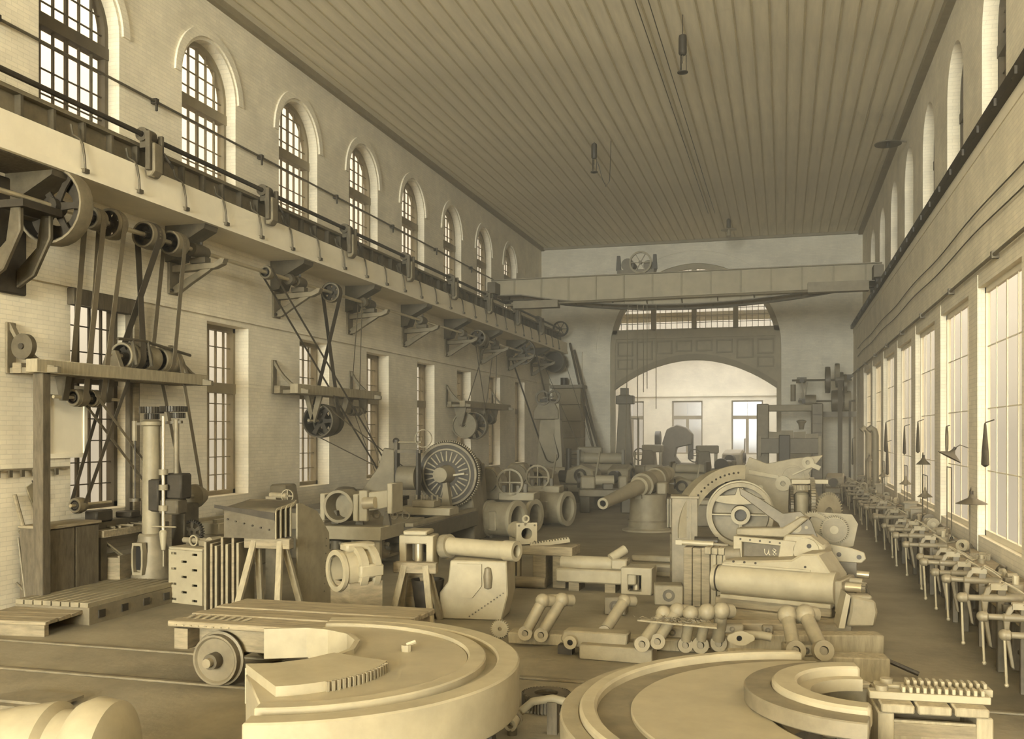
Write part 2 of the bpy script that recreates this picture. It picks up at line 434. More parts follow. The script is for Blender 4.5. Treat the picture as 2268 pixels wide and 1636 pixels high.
for z in zs_[1:]:
    h2 = Rg * Rg - (z - AZS) ** 2
    if h2 > .05: MB().box(-math.sqrt(h2), math.sqrt(h2), -.02, .02, z - .014, z + .014).obj('glazing_bar', 'arch_paint', ar)
pc = None
for i in range(28):
    for j in range(10):
        x0, x1, z0, z1 = xs[i], xs[i + 1], zs_[j], zs_[j + 1]; zc = min(za(x0), za(x1))
        if zc >= z1:
            if pc is None: pc = MB().box(0, xs[1] - xs[0], -.004, .004, 0, .36).obj('pane', 'glass', ar, smooth=0); pc.location = (x0, 0, z0)
            else: put(pc, ar, (x0, 0, z0))
        elif max(za(x0), za(x1)) > z0 + .03:
            MB().prism([(x0, z0), (x1, z0), (x1, max(z0 + .01, min(z1, za(x1)))), (x0, max(z0 + .01, min(z1, za(x0))))], 'y', -.004, .004).obj('pane', 'glass', ar, smooth=0)
# panelling with a segmental arch cut below
def zlow(x): return 5.35 + 1.55 * (1 - (x / (AHW - .2)) ** 2)
NP = 32; body = MB(); mold = MB()
for i in range(NP):
    x0 = -AHW + .2 + (2 * AHW - .4) * i / NP; x1 = -AHW + .2 + (2 * AHW - .4) * (i + 1) / NP
    body.prism([(x0, zlow(x0)), (x1, zlow(x1)), (x1, ZT0), (x0, ZT0)], 'y', -.05, .06)
    mold.prism([(x0, zlow(x0) - .05), (x1, zlow(x1) - .05), (x1, zlow(x1) + .28), (x0, zlow(x0) + .28)], 'y', -.14, .12)
body.obj('panel_board', 'arch_paint', ar); mold.obj('arch_moulding', 'frame_paint', ar)  # moulding and panel frames darker than the board: relief shade in the colour
for i in range(8):
    x0 = -AHW + .35 + i * 1.05; x1 = x0 + .86
    zt_ = ZT0 - .12; zb_ = max(zlow(x0), zlow(x1), zlow((x0 + x1) / 2)) + .42
    rows = [(zb_, zt_)] if zt_ - zb_ < 1.3 else [(zt_ - .8, zt_), (max(zlow(x0), zlow(x1)) + .42, zt_ - .95)]
    for (z0, z1) in rows:
        if z1 - z0 < .2: continue
        MB().sheet([(x0, z0), (x1, z0), (x1, z1), (x0, z1)], [(x0 + .08, z0 + .08), (x1 - .08, z0 + .08), (x1 - .08, z1 - .08), (x0 + .08, z1 - .08)], 'y', -.15, -.04).obj('panel', 'frame_paint', ar)

# the next shop seen through the arch
nx = MB()
nx.box(-14, -13.4, YF + .9, 68, 0, 9.5); nx.box(4.2, 4.8, YF + .9, 68, 0, 9.5); nx.box(-14, -10.8, YF + .9, 68.6, 9.2, 9.5); nx.box(1.6, 4.8, YF + .9, 68.6, 9.2, 9.5); nx.box(-10.8, 1.6, YF + .9, 53.8, 9.2, 9.5); nx.box(-10.8, 1.6, 66.2, 68.6, 9.2, 9.5)
wy = 68.0
def nwin(u0, u1): return at(u0, 900, Y=wy).x, at(u1, 900, Y=wy).x
ops = [nwin(1372, 1426), nwin(1488, 1556), nwin(1620, 1690)]
e = -14
for (x0, x1) in ops:
    nx.box(e, x0, wy, wy + .6, 0, 9.2); nx.box(x0, x1, wy, wy + .6, 0, 1.5); nx.box(x0, x1, wy, wy + .6, 5.25, 9.2); e = x1
nx.box(e, 4.8, wy, wy + .6, 0, 9.2)
nx.box(-13.4, 4.2, wy - .15, wy, 5.55, 5.75)
struct(nx.obj('wall_annex', 'whitewash_far'))
for (x0, x1) in ops:
    WN[0] += 1; w = sempty('window_%d' % WN[0], ((x0 + x1) / 2, wy + .3, 0)); h = (x1 - x0) / 2
    MB().sheet([(-h, 1.5), (h, 1.5), (h, 5.25), (-h, 5.25)], [(-h + .1, 1.6), (h - .1, 1.6), (h - .1, 5.15), (-h + .1, 5.15)], 'y', -.08, .08).obj('frame', 'frame_paint', w)
    MB().box(-h, h, -.1, .1, 3.95, 4.2).obj('transom', 'frame_paint', w)
    MB().box(-.1, .1, -.09, .09, 1.5, 4.0).obj('mullion', 'frame_paint', w)
    for j, (a_, b_, c_, d_) in enumerate(((-h, 0, 1.5, 4.0), (0, h, 1.5, 4.0), (-h, 0, 4.1, 5.25), (0, h, 4.1, 5.25))):
        MB().box(a_ + .02, b_ - .02, -.004, .004, c_, d_).obj('pane', 'glass', w, smooth=0)

# sky portals so that daylight through the windows is sampled cleanly
def portal(loc, rot, sx, sy):
    o = area_light('window_portal', loc, rot, sx, sy, 1); o.data.cycles.is_portal = True
for y in YW + YWB[:3]:
    portal((XL - .5, y, 10.2), (0, -PI / 2, 0), 4.0, 2.3); portal((XLL - .6, y, 3.5), (0, -PI / 2, 0), 4.1, 1.8)
for y in YR: portal((XR + .55, y, 10.3), (0, PI / 2, 0), 3.7, 2.3)
for y in YRL + YRLB[:3]: portal((XRL + .26, y, 3.4), (0, PI / 2, 0), 4.6, 3.4)

# ------------------------------------------------------------------ ledge that carries the crane road, with corbels
lg = struct(MB().box(XLL, -11.4, YB, YF, ZLEDGE, 7.92).box(XLL, -11.33, YB, YF, 7.30, 7.42).obj('trim_2', 'plaster'))
YP = [13.12 + BAY * i for i in range(9)]                 # piers between the windows
cb_ = MB().prism([(XLL, 7.30), (-11.42, 7.30), (-11.45, 7.20), (-12.0, 6.92), (-12.12, 6.6), (XLL, 6.55)], 'y', -.24, .24).obj('corbel', 'iron', lg)
cb_.location.y = YP[0]
for y in YP[1:]: put(cb_, lg, (0, y, 0))
rg = struct(MB().box(XRL - .02, XRL + .5, YB, YF, 8.0, 8.22).obj('trim_3', 'plaster'))

# tracks let into the floor
for i, y in enumerate((9.9, 11.24)):
    r = thing('floor_rail', ['nearer steel rail of the track let into the floor', 'farther steel rail of the track let into the floor'][i], 'rail', (0, y, 0), group='rails of the cross track')
    MB().box(-12.2, 2.6, -.035, .035, 0, .028).obj('rail_head', 'iron_grey', r, bevel=.006)
    MB().box(-12.2, 2.6, .05, .10, 0, .012).obj('flangeway', 'iron_black', r)

# ================================================================== OVERHEAD: crane road, line shafting, belts
Y0, Y1 = 6.0, YF - .2
g = thing('crane_runway', 'long dark runway girder with rail on the ledge under the left upper windows', 'girder', (-11.75, 0, 7.92))
MB().box(-.05, .05, Y0, Y1, .06, .42).obj('web', 'iron_grey', g)
MB().box(-.17, .19, Y0, Y1, .42, .47).obj('top_flange', 'iron_grey', g); MB().box(-.17, .19, Y0, Y1, .002, .06).obj('bottom_flange', 'iron', g)
MB().box(-.035, .035, Y0, Y1, .47, .56).obj('rail', 'casting', g)
st = MB().box(.05, .17, -.03, .03, .06, .42).obj('stiffener', 'iron', g); st.location.y = 12.4
for i in range(1, 54): put(st, g, (0, 12.4 + i * .707, 0))
dr = thing('crane_drive_shaft', 'dark square drive shaft running along the left crane rail', 'shaft', (-11.45, 0, 8.54))
MB().cyl((0, Y0, 0), (0, Y1 - 1.2, 0), .05, n=8).obj('rod', 'iron_black', dr)
pw = MB().ring((0, 0, 0), 'y', .42, .35, .16).obj('pulley', 'iron_black', dr); pw.location.y = Y1 - 1.25
MB().cyl((0, -.12, 0), (0, .12, 0), .08).obj('hub', 'iron', pw)
sp = MB().bar((.06, 0, 0), (.37, 0, 0), .05, .03).obj('spoke', 'iron_black', pw)
for i in range(1, 6): c = put(sp, pw); c.rotation_euler.y = i * PI / 3
ORD = ['nearest', 'second', 'third', 'fourth', 'fifth', 'sixth', 'seventh', 'eighth', 'ninth', 'tenth', 'eleventh', 'twelfth']
tb = thing('tumbler_bearing', 'nearest tumbler bearing hanging from the left crane shaft', 'bearing', (-11.42, YW[0] + .05, 7.75), group='tumbler bearings on the left crane road')
MB().box(.1, .2, -.22, -.15, .1, .82).box(.1, .2, .15, .22, .1, .82).obj('side_plate', 'iron', tb, bevel=.01)
MB().prism([(.02, .62), (.24, .62), (.24, .1), (.16, 0), (.06, 0)], 'y', -.13, .13).obj('weight_box', 'iron_grey', tb, bevel=.02)
MB().ring((-.03, 0, .79), 'y', .13, .055, .3, 16).obj('bearing_cap', 'iron', tb)
MB().tube([(.2, .2, .5), (.26, .3, .35), (.24, .42, .28), (.2, .46, .36)], .025).obj('hook_lever', 'iron_black', tb)
MB().box(-.1, .12, -.1, .1, .55, .68).obj('base', 'iron', tb)
for i in range(1, 8): dup(tb, (-11.42, YW[i] + .05, 7.75), label=ORD[i].capitalize() + ' tumbler bearing from the camera on the left crane shaft')
sb = thing('ledge_strap', 'one of the bent iron straps hooked over the left ledge', 'strap', (-11.4, 13.5, 7.42), group='bent straps over the left ledge')
MB().tube([(-.2, 0, .80), (-.16, 0, .62), (-.02, .0, .53), (.035, .0, .44), (.075, .0, .22), (.09, .0, 0)], .021, 6).obj('rod', 'iron', sb)
MB().box(.05, .13, -.06, .06, -.05, .02).obj('nut', 'iron', sb)
for i in range(1, 26): dup(sb, (-11.4, 13.5 + i * BAY / 3, 7.42))

rr = thing('crane_runway', 'dark runway rail on the ledge of the right wall', 'girder', (3.42, 0, 8.22))
MB().box(-.16, .14, Y0, Y1, .002, .2).obj('girder', 'iron_black', rr); MB().box(-.035, .035, Y0, Y1, .2, .3).obj('rail', 'iron', rr)
cp = MB().box(-.2, -.16, -.12, .12, -.02, .1).obj('clip', 'iron_black', rr); cp.location.y = 14
for i in range(1, 26): put(cp, rr, (0, 14 + i * BAY / 3, 0))

# conduits and wires on the walls
cd = thing('conduit_pipe', 'thin conduit clipped across the left wall and its upper windows', 'pipe', (XL + .09, 0, 10.0))
MB().cyl((0, 8, 0), (0, Y1, 0), .028, n=8).obj('pipe', 'iron', cd)
cc = MB().box(-.09, .05, -.05, .05, -.05, .06).box(.0, .04, -.02, .02, -.2, -.05).obj('clip', 'iron_black', cd); cc.location.y = YP[0]
for y in YP[1:]: put(cc, cd, (0, y, 0))
for i, dz in enumerate((6.95, 6.6)):
    w_ = thing('slack_wire', ['upper sagging wire along the right wall', 'lower sagging wire along the right wall'][i], 'wire', (XRL - .05, 0, dz), group='wires on the right wall')
    pts = []
    for q in range(9):
        ya = 10 + q * 4.24
        for s_ in range(6):
            tq = s_ / 6; pts.append((0, ya + tq * 4.24, -.35 * tq if s_ < 5 else -.3))
    MB().tube([(0, p[1], .03 * math.sin(p[1] * .74)) for p in pts], .014, 5).obj('cable', 'iron', w_)
pr = thing('straight_pipe', 'straight pipe above the tall windows of the right wall', 'pipe', (XRL - .08, 0, 5.92))
MB().cyl((0, 8, 0), (0, Y1, 0), .03, n=8).obj('pipe', 'iron_grey', pr)
pcl = MB().box(-.04, .09, -.06, .06, -.06, .06).obj('clip', 'iron', pr); pcl.location.y = 13
for i in range(1, 9): put(pcl, pr, (0, 13 + i * BAY, 0))

# ------------------------------------------------------------------ pulleys, shafts, belts
def pulley(parent, loc, r, w, m='iron_black', nsp=6, rimm=None, hubr=.07, name='pulley'):
    o = MB().lathe([(r - .035, -w / 2), (r, -w / 2), (r + .012, 0), (r, w / 2), (r - .035, w / 2)], (0, 0, 0), 'y', 28, close=True).obj(name, rimm or 'iron_grey', parent); o.location = loc
    MB().ring((0, 0, 0), 'y', r - .034, r - .05, w * .98, 28).obj('rim_lining', m, o)
    MB().cyl((0, -w * .45, 0), (0, w * .45, 0), hubr, n=14).obj('hub', m, o)
    if nsp:
        s_ = MB().prism([(hubr * .5, -.07), (r * .55, -.05), (r - .02, -.075), (r - .02, .075), (r * .55, .05), (hubr * .5, .07)], 'y', -.02, .02).obj('spoke', m, o)
        for i in range(1, nsp): c = put(s_, o); c.rotation_euler.y = i * 2 * PI / nsp
    else: MB().cyl((0, -.015, 0), (0, .015, 0), r - .02, n=28).obj('web', m, o)
    return o

def belt(label, A, ra, B, rb, w, m='leather', cross=False):
    A = Vector(A); B = Vector(B); dx, dz = B.x - A.x, B.z - A.z; D = math.hypot(dx, dz); ph = math.atan2(dz, dx)
    P = []
    if not cross:
        th = math.acos((ra - rb) / D)
        P += [(A, ra, ph + th + (2 * PI - 2 * th) * i / 14, 1) for i in range(15)]
        P += [(B, rb, ph - th + 2 * th * i / 14, 1) for i in range(15)]
    else:
        th = math.acos(min(1, (ra + rb) / D))
        P += [(A, ra, ph + th + (2 * PI - 2 * th) * i / 14, 1) for i in range(15)]
        P += [(B, rb, ph + PI - th - (2 * PI - 2 * th) * i / 14, -1) for i in range(15)]
    vs = []; fs = []; n = len(P); e = .008
    for (C, r, a, sgn) in P:
        for rr_ in (r + .004, r + .004 + e):
            for s_ in (-1, 1): vs.append((C.x + rr_ * math.cos(a) - A.x, C.y + s_ * w / 2 - A.y, C.z + rr_ * math.sin(a) - A.z))
    for i in range(n):
        j = (i + 1) % n; a, b = i * 4, j * 4
        if P[i][3] == P[j][3]: fs += [(a, b, b + 1, a + 1), (a + 2, a + 3, b + 3, b + 2), (a, a + 2, b + 2, b), (a + 1, b + 1, b + 3, a + 3)]
        else: fs += [(a, b + 2, b + 3, a + 1), (a + 2, a + 3, b + 1, b), (a, a + 2, b, b + 2), (a + 1, b + 3, b + 1, a + 3)]
    o = MB().add(vs, fs).obj('drive_belt', m); o.location = A
    return tag(o, label, 'belt', 'leather drive belts')

SX, SZ = -11.7, 6.77
ls = thing('line_shaft', 'long bright line shaft with pulleys under the left ledge', 'line shaft', (SX, 0, SZ))
MB().cyl((0, 12.0, 0), (0, 50.4, 0), .045, n=12).obj('rod', 'bright_steel', ls)
fl = pulley(ls, (0, 13.25, 0), .64, .3, nsp=6, rimm='iron_grey', hubr=.14, name='flywheel')
MB().ring((0, .1, 0), 'y', .60, .30, .02).obj('disc', 'iron_black', fl)
for (y, r, w) in ((14.2, .19, .26), (14.65, .27, .22), (15.7, .25, .36), (16.5, .235, .34), (20.07, .15, .2), (23.4, .26, .17), (36.2, .33, .2), (36.75, .25, .35)):
    pulley(ls, (0, y, 0), r, w)
pulley(ls, (0, 43, 0), .6, .16, nsp=10, hubr=.12); pulley(ls, (0, 49.5, 0), .56, .7, nsp=0, rimm='iron')
for y in (17.12, 21.1, 25.4, 29.9, 34.2, 38.3): MB().cyl((0, y - .07, 0), (0, y + .02, 0), .13, .15, 16).cyl((0, y + .02, 0), (0, y + .2, 0), .09, n=14).obj('coupling', 'iron', ls)

br = thing('shaft_bracket', 'cast wall bracket carrying the line shaft, nearest of the row', 'bracket', (XLL, YP[1], 5.9), group='line shaft brackets on the left wall')
MB().box(0, .06, -.17, .17, 0, .72).obj('wall_plate', 'iron_grey', br, bevel=.01)
MB().prism([(.06, .6), (.06, .45), (1.05, .5), (1.25, .58), (1.3, .7), (1.2, .7), (1.05, .62)], 'y', -.09, .09).obj('arm', 'iron_grey', br, bevel=.01)
MB().prism([(.06, .02), (.06, .16), (.4, .34), (.75, .5), (1.0, .52), (.85, .42), (.5, .22), (.2, .03)], 'y', -.06, .06).obj('brace', 'iron_grey', br, bevel=.01)
MB().box(.5, .86, -.1, .1, .62, .74).obj('pedestal', 'iron', br)
MB().lathe([(.05, -.2), (.13, -.2), (.15, 0), (.13, .2), (.05, .2)], (.67, 0, .87), 'y', 18, close=True).obj('bearing', 'iron', br)
MB().cyl((.67, .05, .99), (.67, .05, 1.08), .03, n=8).obj('oil_cup', 'iron_black', br)
for q in (-.12, .12): MB().cyl((.05, q, .08), (.1, q, .08), .03, n=8).obj('bolt', 'iron_black', br)
for i in range(2, 9): dup(br, (XLL, YP[i], 5.9), label=['', '', 'second', 'third', 'fourth', 'fifth', 'sixth', 'seventh', 'farthest'][i] + ' cast bracket from the camera carrying the line shaft')
bb = thing('bearing_frame', 'heavy cast wall frame behind the big flywheel at the left edge', 'bracket', (XLL, 12.75, 5.3))
MB().box(0, .1, -.5, .5, 0, 1.9).obj('wall_plate', 'iron_black', bb, bevel=.02)
for q in (-.34, .3):
    MB().prism([(.1, .1), (.1, .4), (.5, .75), (.6, 1.35), (.78, 1.35), (.78, .9), (.45, .3)], 'y', q - .05, q + .05).obj('arm', 'iron', bb, bevel=.02)
MB().box(.45, .9, -.45, .4, 1.26, 1.38).obj('bearing_block', 'iron_black', bb)
MB().box(.0, .95, -1.4, .35, 1.98, 2.0).obj('drip_board', 'timber_dark', bb)

# countershafts hung on the left wall
def wall_stay(parent, y, m='iron_grey'):
    """bracket with a stay curving down from the wall to the arm end; local origin at wall foot"""
    o = MB().box(0, .05, -.1, .1, 0, .85).obj('bracket', m, parent, bevel=.01); o.location = (0, y, 0)
    MB().box(.05, 1.0, -.05, .05, 0, .1).obj('arm', m, o, bevel=.01)
    pts = [(.05, .72), (.05, .85)] + [(.05 + .9 * t_, .85 - .74 * math.sin(t_ * PI / 2) ** .8) for t_ in (.15, .3, .5, .7, .85, 1)] + [(.95 - .9 * (1 - t_), .72 - .68 * math.sin(t_ * PI / 2) ** .8) for t_ in (.85, .7, .5, .3, .15)]
    MB().prism(pts, 'y', -.045, .045).obj('stay', m, o)
    return o
cs = thing('countershaft', 'near countershaft with pulley drums on a beam beside the first lower window', 'countershaft', (XLL, 0, 3.98))
wall_stay(cs, YP[0] - .15); wall_stay(cs, YP[1] - .05)
MB().box(.58, .8, 12.7, 17.45, .0, .22).obj('beam', 'timber_pale', cs, bevel=.01); MB().box(.12, .3, 12.9, 17.3, .0, .18).obj('beam', 'timber', cs, bevel=.01)
MB().cyl((.37, 14.95, .47), (.37, 17.2, .47), .035, n=10).obj('rod', 'bright_steel', cs)
for (y, r, w) in ((15.45, .25, .34), (16.05, .25, .3), (16.62, .25, .5)): pulley(cs, (.37, y, .47), r, w, rimm='casting')
for y in (15.05, 17.05): MB().prism([(.14, .2), (.6, .2), (.46, .55), (.28, .55)], 'y', y - .06, y + .06).obj('bearing', 'iron_grey', cs, bevel=.01)
MB().tube([(.6, 14.9, .75), (.6, 15.6, .78), (.55, 17.2, .62)], .03, 6).obj('shifter_rod', 'iron', cs)
for y in (15.3, 15.75): MB().bar((.6, y, .77), (.66, y + .05, .3), .03, .06).obj('belt_fork', 'iron', cs)
for y in (13.85, 14.95):
    MB().prism([(.2, .0), (.44, .0), (.38, -.3), (.36, -.42), (.28, -.42), (.26, -.3)], 'y', y - .08, y + .08).obj('hanger', 'iron', cs, bevel=.01)
MB().cyl((.32, 13.6, -.36), (.32, 15.3, -.36), .03, n=10).obj('rod', 'bright_steel', cs)
pulley(cs, (.32, 14.2, -.36), .15, .28); pulley(cs, (.32, 14.65, -.36), .15, .22)
dk = MB().cyl((0, -.05, 0), (0, .05, 0), .21, n=24).obj('disc', 'iron', cs); dk.location = (.5, 12.75, .42); MB().cyl((0, -.08, 0), (0, 0, 0), .05).obj('hub', 'iron_black', dk)
tag(MB().box(-.1, .1, -.09, .09, 0, 3.98).obj('timber_post', 'timber_dark', bevel=.01), 'tall square timber post under the near countershaft beam', 'post').location = (-11.7, 12.95, 0)

c2 = thing('countershaft', 'middle countershaft with a broad hanging drum on a beam across the third lower window', 'countershaft', (XLL, 0, 3.98))
wall_stay(c2, YP[2] - .1); wall_stay(c2, YP[3] + .1)
MB().box(.58, .8, 21.3, 26.4, .0, .24).obj('beam', 'timber_pale', c2, bevel=.01); MB().box(.12, .3, 21.3, 26.3, .0, .2).obj('beam', 'timber', c2, bevel=.01)
MB().cyl((.4, 22.6, -.66), (.4, 24.9, -.66), .035, n=10).obj('rod', 'bright_steel', c2)
pulley(c2, (.4, 23.3, -.66), .45, .38, rimm='iron'); pulley(c2, (.4, 23.75, -.66), .40, .3, rimm='iron')
for y in (22.85, 24.5):
    MB().prism([(.16, .0), (.3, .0), (.44, -.62), (.36, -.72)], 'y', y - .04, y + .04).prism([(.52, .0), (.68, .0), (.46, -.72), (.36, -.62)], 'y', y - .04, y + .04).obj('hanger', 'iron_grey', c2)
MB().cyl((.4, 25.0, -.35), (.4, 26.2, -.35), .03, n=10).obj('rod', 'iron', c2)
for y in (25.15, 25.4, 25.65): pulley(c2, (.4, y, -.35), .13, .14, nsp=4, hubr=.05)
for y in (25.0, 26.0): MB().prism([(.26, 0), (.54, 0), (.45, -.42), (.35, -.42)], 'y', y - .05, y + .05).obj('hanger', 'iron_grey', c2)

c3 = thing('countershaft', 'far countershaft with spoked pulley on a beam near the far corner', 'countershaft', (XLL, 0, 3.98))
wall_stay(c3, 34.3); wall_stay(c3, 40.2)
MB().box(.58, .8, 34.2, 40.5, .0, .24).obj('beam', 'timber_pale', c3, bevel=.01); MB().box(.1, .25, 34.2, 40.3, .0, .2).obj('beam', 'timber', c3)
MB().cyl((.45, 34.6, -.7), (.45, 37.4, -.7), .035, n=10).obj('rod', 'iron', c3)
pulley(c3, (.45, 35.2, -.7), .5, .2, nsp=0, rimm='casting', m='casting'); pulley(c3, (.45, 36.4, -.7), .55, .3, nsp=10)
for y in (34.7, 37.2): MB().prism([(.2, 0), (.7, 0), (.5, -.75), (.4, -.75)], 'y', y - .05, y + .05).obj('hanger', 'iron_grey', c3)
MB().cyl((.45, 38.0, -.4), (.45, 39.4, -.4), .03, n=10).obj('rod', 'iron', c3)
for y in (38.3, 38.7): pulley(c3, (.45, y, -.4), .22, .2, nsp=4, hubr=.05)
for y in (38.0, 39.2): MB().prism([(.3, 0), (.6, 0), (.5, -.46), (.4, -.46)], 'y', y - .05, y + .05).obj('hanger', 'iron_grey', c3)

CX_, CZ_ = XLL + .37, 4.45
belt('near leather belt from the small pulley beside the flywheel', (SX, 14.2, SZ), .19, (XLL + .32, 14.2, 3.62), .15, .13)
belt('second leather belt from the left, running down past the first window', (SX, 14.65, SZ), .27, (XLL + .32, 14.65, 3.62), .15, .12)
belt('crossed dark leather belt above the near pulley drums', (SX, 15.7, SZ), .25, (CX_, 15.6, CZ_), .25, .17, 'leather_dark', True)
belt('leather belt hanging from the fourth pulley beside the crossed one', (SX, 16.5, SZ), .235, (CX_, 16.55, CZ_), .25, .12)
belt('long dark slanting belt down to the bench lathe by the first window', (CX_, 15.4, CZ_), .25, (-12.02, 14.15, 1.72), .14, .09, 'leather_dark')
belt('slanting belt crossing toward the drilling machine column', (XLL + .32, 14.5, 3.62), .15, (-11.62, 15.75, 2.0), .13, .08)
belt('belt running down to the cone pulley of the drilling machine', (CX_, 16.75, CZ_), .25, (-11.5, 16.85, 1.72), .2, .1)
belt('very long oblique belt from the small pulley across the middle countershaft', (SX, 20.07, SZ), .15, (-11.2, 25.5, 2.1), .17, .11, 'leather_dark')
belt('crossed belt above the broad hanging drum', (SX, 23.4, SZ), .26, (XLL + .4, 23.55, 3.32), .42, .2, 'leather_dark', True)
belt('thin belt beside the second bracket down to the small pulleys', (SX, 25.2, SZ), .05, (XLL + .4, 25.4, 3.63), .13, .05)
belt('belt from the broad drum to the big lathe headstock', (XLL + .4, 23.3, 3.32), .45, (-11.0, 26.3, 1.9), .2, .1)
belt('thin belt down to the planed machine under the middle countershaft', (XLL + .4, 25.65, 3.63), .13, (-11.3, 25.9, 1.5), .1, .04)
belt('crossed thin belt at the far spoked pulley', (SX, 36.6, SZ), .25, (XLL + .45, 36.4, 3.28), .55, .1, 'leather', True)
belt('thin belt from the far shaft to the far countershaft end', (SX, 38.6, SZ), .06, (XLL + .45, 38.5, 3.58), .22, .08)
belt('broad dark belt slanting from the large far wheel to the floor machine', (SX, 43, SZ), .6, (-9.9, 41.3, 2.0), .3, .28, 'leather_dark')
belt('belt from the drum in the far corner', (SX, 49.3, SZ), .56, (-9.4, 46.5, 2.2), .3, .12)

# ------------------------------------------------------------------ travelling crane
YC = 39.5
cr = thing('travelling_crane', 'riveted travelling crane bridge spanning the hall before the far wall', 'crane', (0, YC, 8.48))
bot = lambda x: .32 - .62 * math.sin(max(0, min(1, (x + 10.5) / 13.2)) * PI) ** .8
xs_ = [-11.9 + 15.5 * i / 24 for i in range(25)]
for yy, nm in ((-.75, 'near_girder'), (.75, 'far_girder')):
    gd = MB()
    for i in range(24): gd.prism([(xs_[i], bot(xs_[i])), (xs_[i + 1], bot(xs_[i + 1])), (xs_[i + 1], .95), (xs_[i], .95)], 'y', yy - .03, yy + .03)
    go = gd.obj('girder', 'pale_casting', cr)
    MB().box(-11.9, 3.6, yy - .16, yy + .16, .95, .99).obj('top_flange', 'iron_grey', go)
    fb = MB()
    for i in range(24): fb.prism([(xs_[i], bot(xs_[i]) - .04), (xs_[i + 1], bot(xs_[i + 1]) - .04), (xs_[i + 1], bot(xs_[i + 1])), (xs_[i], bot(xs_[i]))], 'y', yy - .16, yy + .16)
    fb.obj('bottom_flange', 'iron', go)
    for i in range(13):
        x = -10.9 + i * 1.16
        MB().box(x - .035, x + .035, yy - .07, yy - .03, bot(x), .95).obj('stiffener', 'casting', go)
for x in (-11.7, 3.42):
    MB().box(x - .18, x + .18, -1.5, 1.5, .33, .8).obj('end_carriage', 'iron', cr, bevel=.02)
    for y in (-1.1, 1.1): MB().cyl((x - .08, y, .27), (x + .08, y, .27), .16, n=20).obj('wheel', 'iron_black', cr)
MB().cyl((-11.2, -1.15, -.15), (2.9, -1.15, -.02), .05, n=8).obj('cross_shaft', 'iron_grey', cr)
for i in range(9): MB().bar((-9.5 + i * 1.4, -1.15, -.1), (-9.5 + i * 1.4, -.8, bot(-9.5 + i * 1.4)), .04, .04).obj('shaft_hanger', 'iron', cr)
MB().box(-10.8, -8.9, -1.35, -.9, -.32, -.02).obj('gear_case', 'iron_grey', cr); MB().box(.9, 3.1, -1.35, -.9, -.12, .26).obj('gear_case', 'iron_grey', cr)
tx = at(1424, 590, Y=YC).x
tr = thing('crane_trolley', 'crane trolley with large spoked hand wheel on top of the bridge', 'trolley', (tx, YC, 9.48))
MB().box(-.95, .55, -.8, .8, 0, .16).obj('carriage', 'iron', tr)
hw = MB().ring((0, 0, 0), 'y', .46, .39, .1).obj('hand_wheel', 'casting', tr); hw.location = (.02, -.86, .42)
MB().cyl((0, -.08, 0), (0, .08, 0), .07).obj('hub', 'iron', hw)
s_ = MB().bar((.05, 0, 0), (.41, 0, 0), .05, .03).obj('spoke', 'casting', hw)
for i in range(1, 6): c = put(s_, hw); c.rotation_euler.y = i * PI / 3
for x in (-.9, .58): MB().prism([(x - .1, .16), (x + .1, .16), (x + .06, .75), (x - .06, .75)], 'y', -.75, -.6).obj('side_plate', 'iron_black', tr)
MB().cyl((-.55, -.6, .4), (-.55, .6, .4), .26, n=18).obj('winding_drum', 'iron', tr); MB().cyl((.3, -.6, .35), (.3, .6, .35), .2, n=18).obj('winding_drum', 'iron', tr)
for k, (u, v0, v1) in enumerate(((1411, 680, 1030), (1424, 690, 868), (1432, 690, 860), (1390, 690, 1025), (1452, 690, 905))):
    p = at(u, v0, Y=YC - .9); q = at(u if k != 3 else 1384, v1, Y=YC - .9)
    top = 8.48 + bot(p.x) - .02
    tag(MB().cyl((0, 0, 0), (q.x - p.x, 0, q.z - top), .018, n=6).obj('hoist_rope', 'iron_grey'),
        ['left', 'middle short', 'right short', 'leftmost long', 'rightmost', 'lower'][k] + ' rope hanging from the crane before the arch', 'rope', 'crane ropes').location = (p.x, YC - .75, top)

# ------------------------------------------------------------------ lamps under the ceiling
def arc_lamp(p, label, h=.85):
    l = thing('arc_lamp', label, 'lamp', p)
    MB().cyl((0, 0, h * .55), (0, 0, ZC - p.z), .012, n=6).obj('suspension', 'iron_black', l)
    MB().lathe([(.03, h * .62), (.09, h * .58), (.1, h * .5), (.1, h * .05), (.07, 0)], (0, 0, 0), 'z', 14).obj('housing', 'iron_black', l)
    for a in range(3): MB().cyl((.085 * math.cos(a * 2.1), .085 * math.sin(a * 2.1), 0), (.085 * math.cos(a * 2.1), .085 * math.sin(a * 2.1), -h * .5), .012, n=6).obj('guard_rod', 'iron_black', l)
    MB().cyl((0, 0, -.2), (0, 0, 0), .015, n=6).obj('carbon', 'iron', l)
    MB().lathe([(.02, -h * .46), (.13, -h * .5), (.13, -h * .53), (.03, -h * .56)], (0, 0, 0), 'z', 14).obj('ash_pan', 'iron_black', l)
    return l
p = at(1512, 122, D=23.3); arc_lamp(p, 'nearest dark arc lamp hanging from the ceiling', .82)
p = at(1316, 352, D=33.5); l2 = arc_lamp(p, 'smaller dark arc lamp farther along the ceiling', .9)
MB().tube([(.12, 0, -.1), (.3, 0, -.75), (.42, 0, -1.0), (.55, 0, -.8), (.6, 0, .6), (.6, 0, ZC - p.z)], .012, 5).obj('loop_wire', 'iron_black', l2)
p = at(1614, 508, D=45.5)
l3 = thing('pendant_lamp', 'pendant lamp with wide pale saucer shade near the far wall', 'lamp', p)
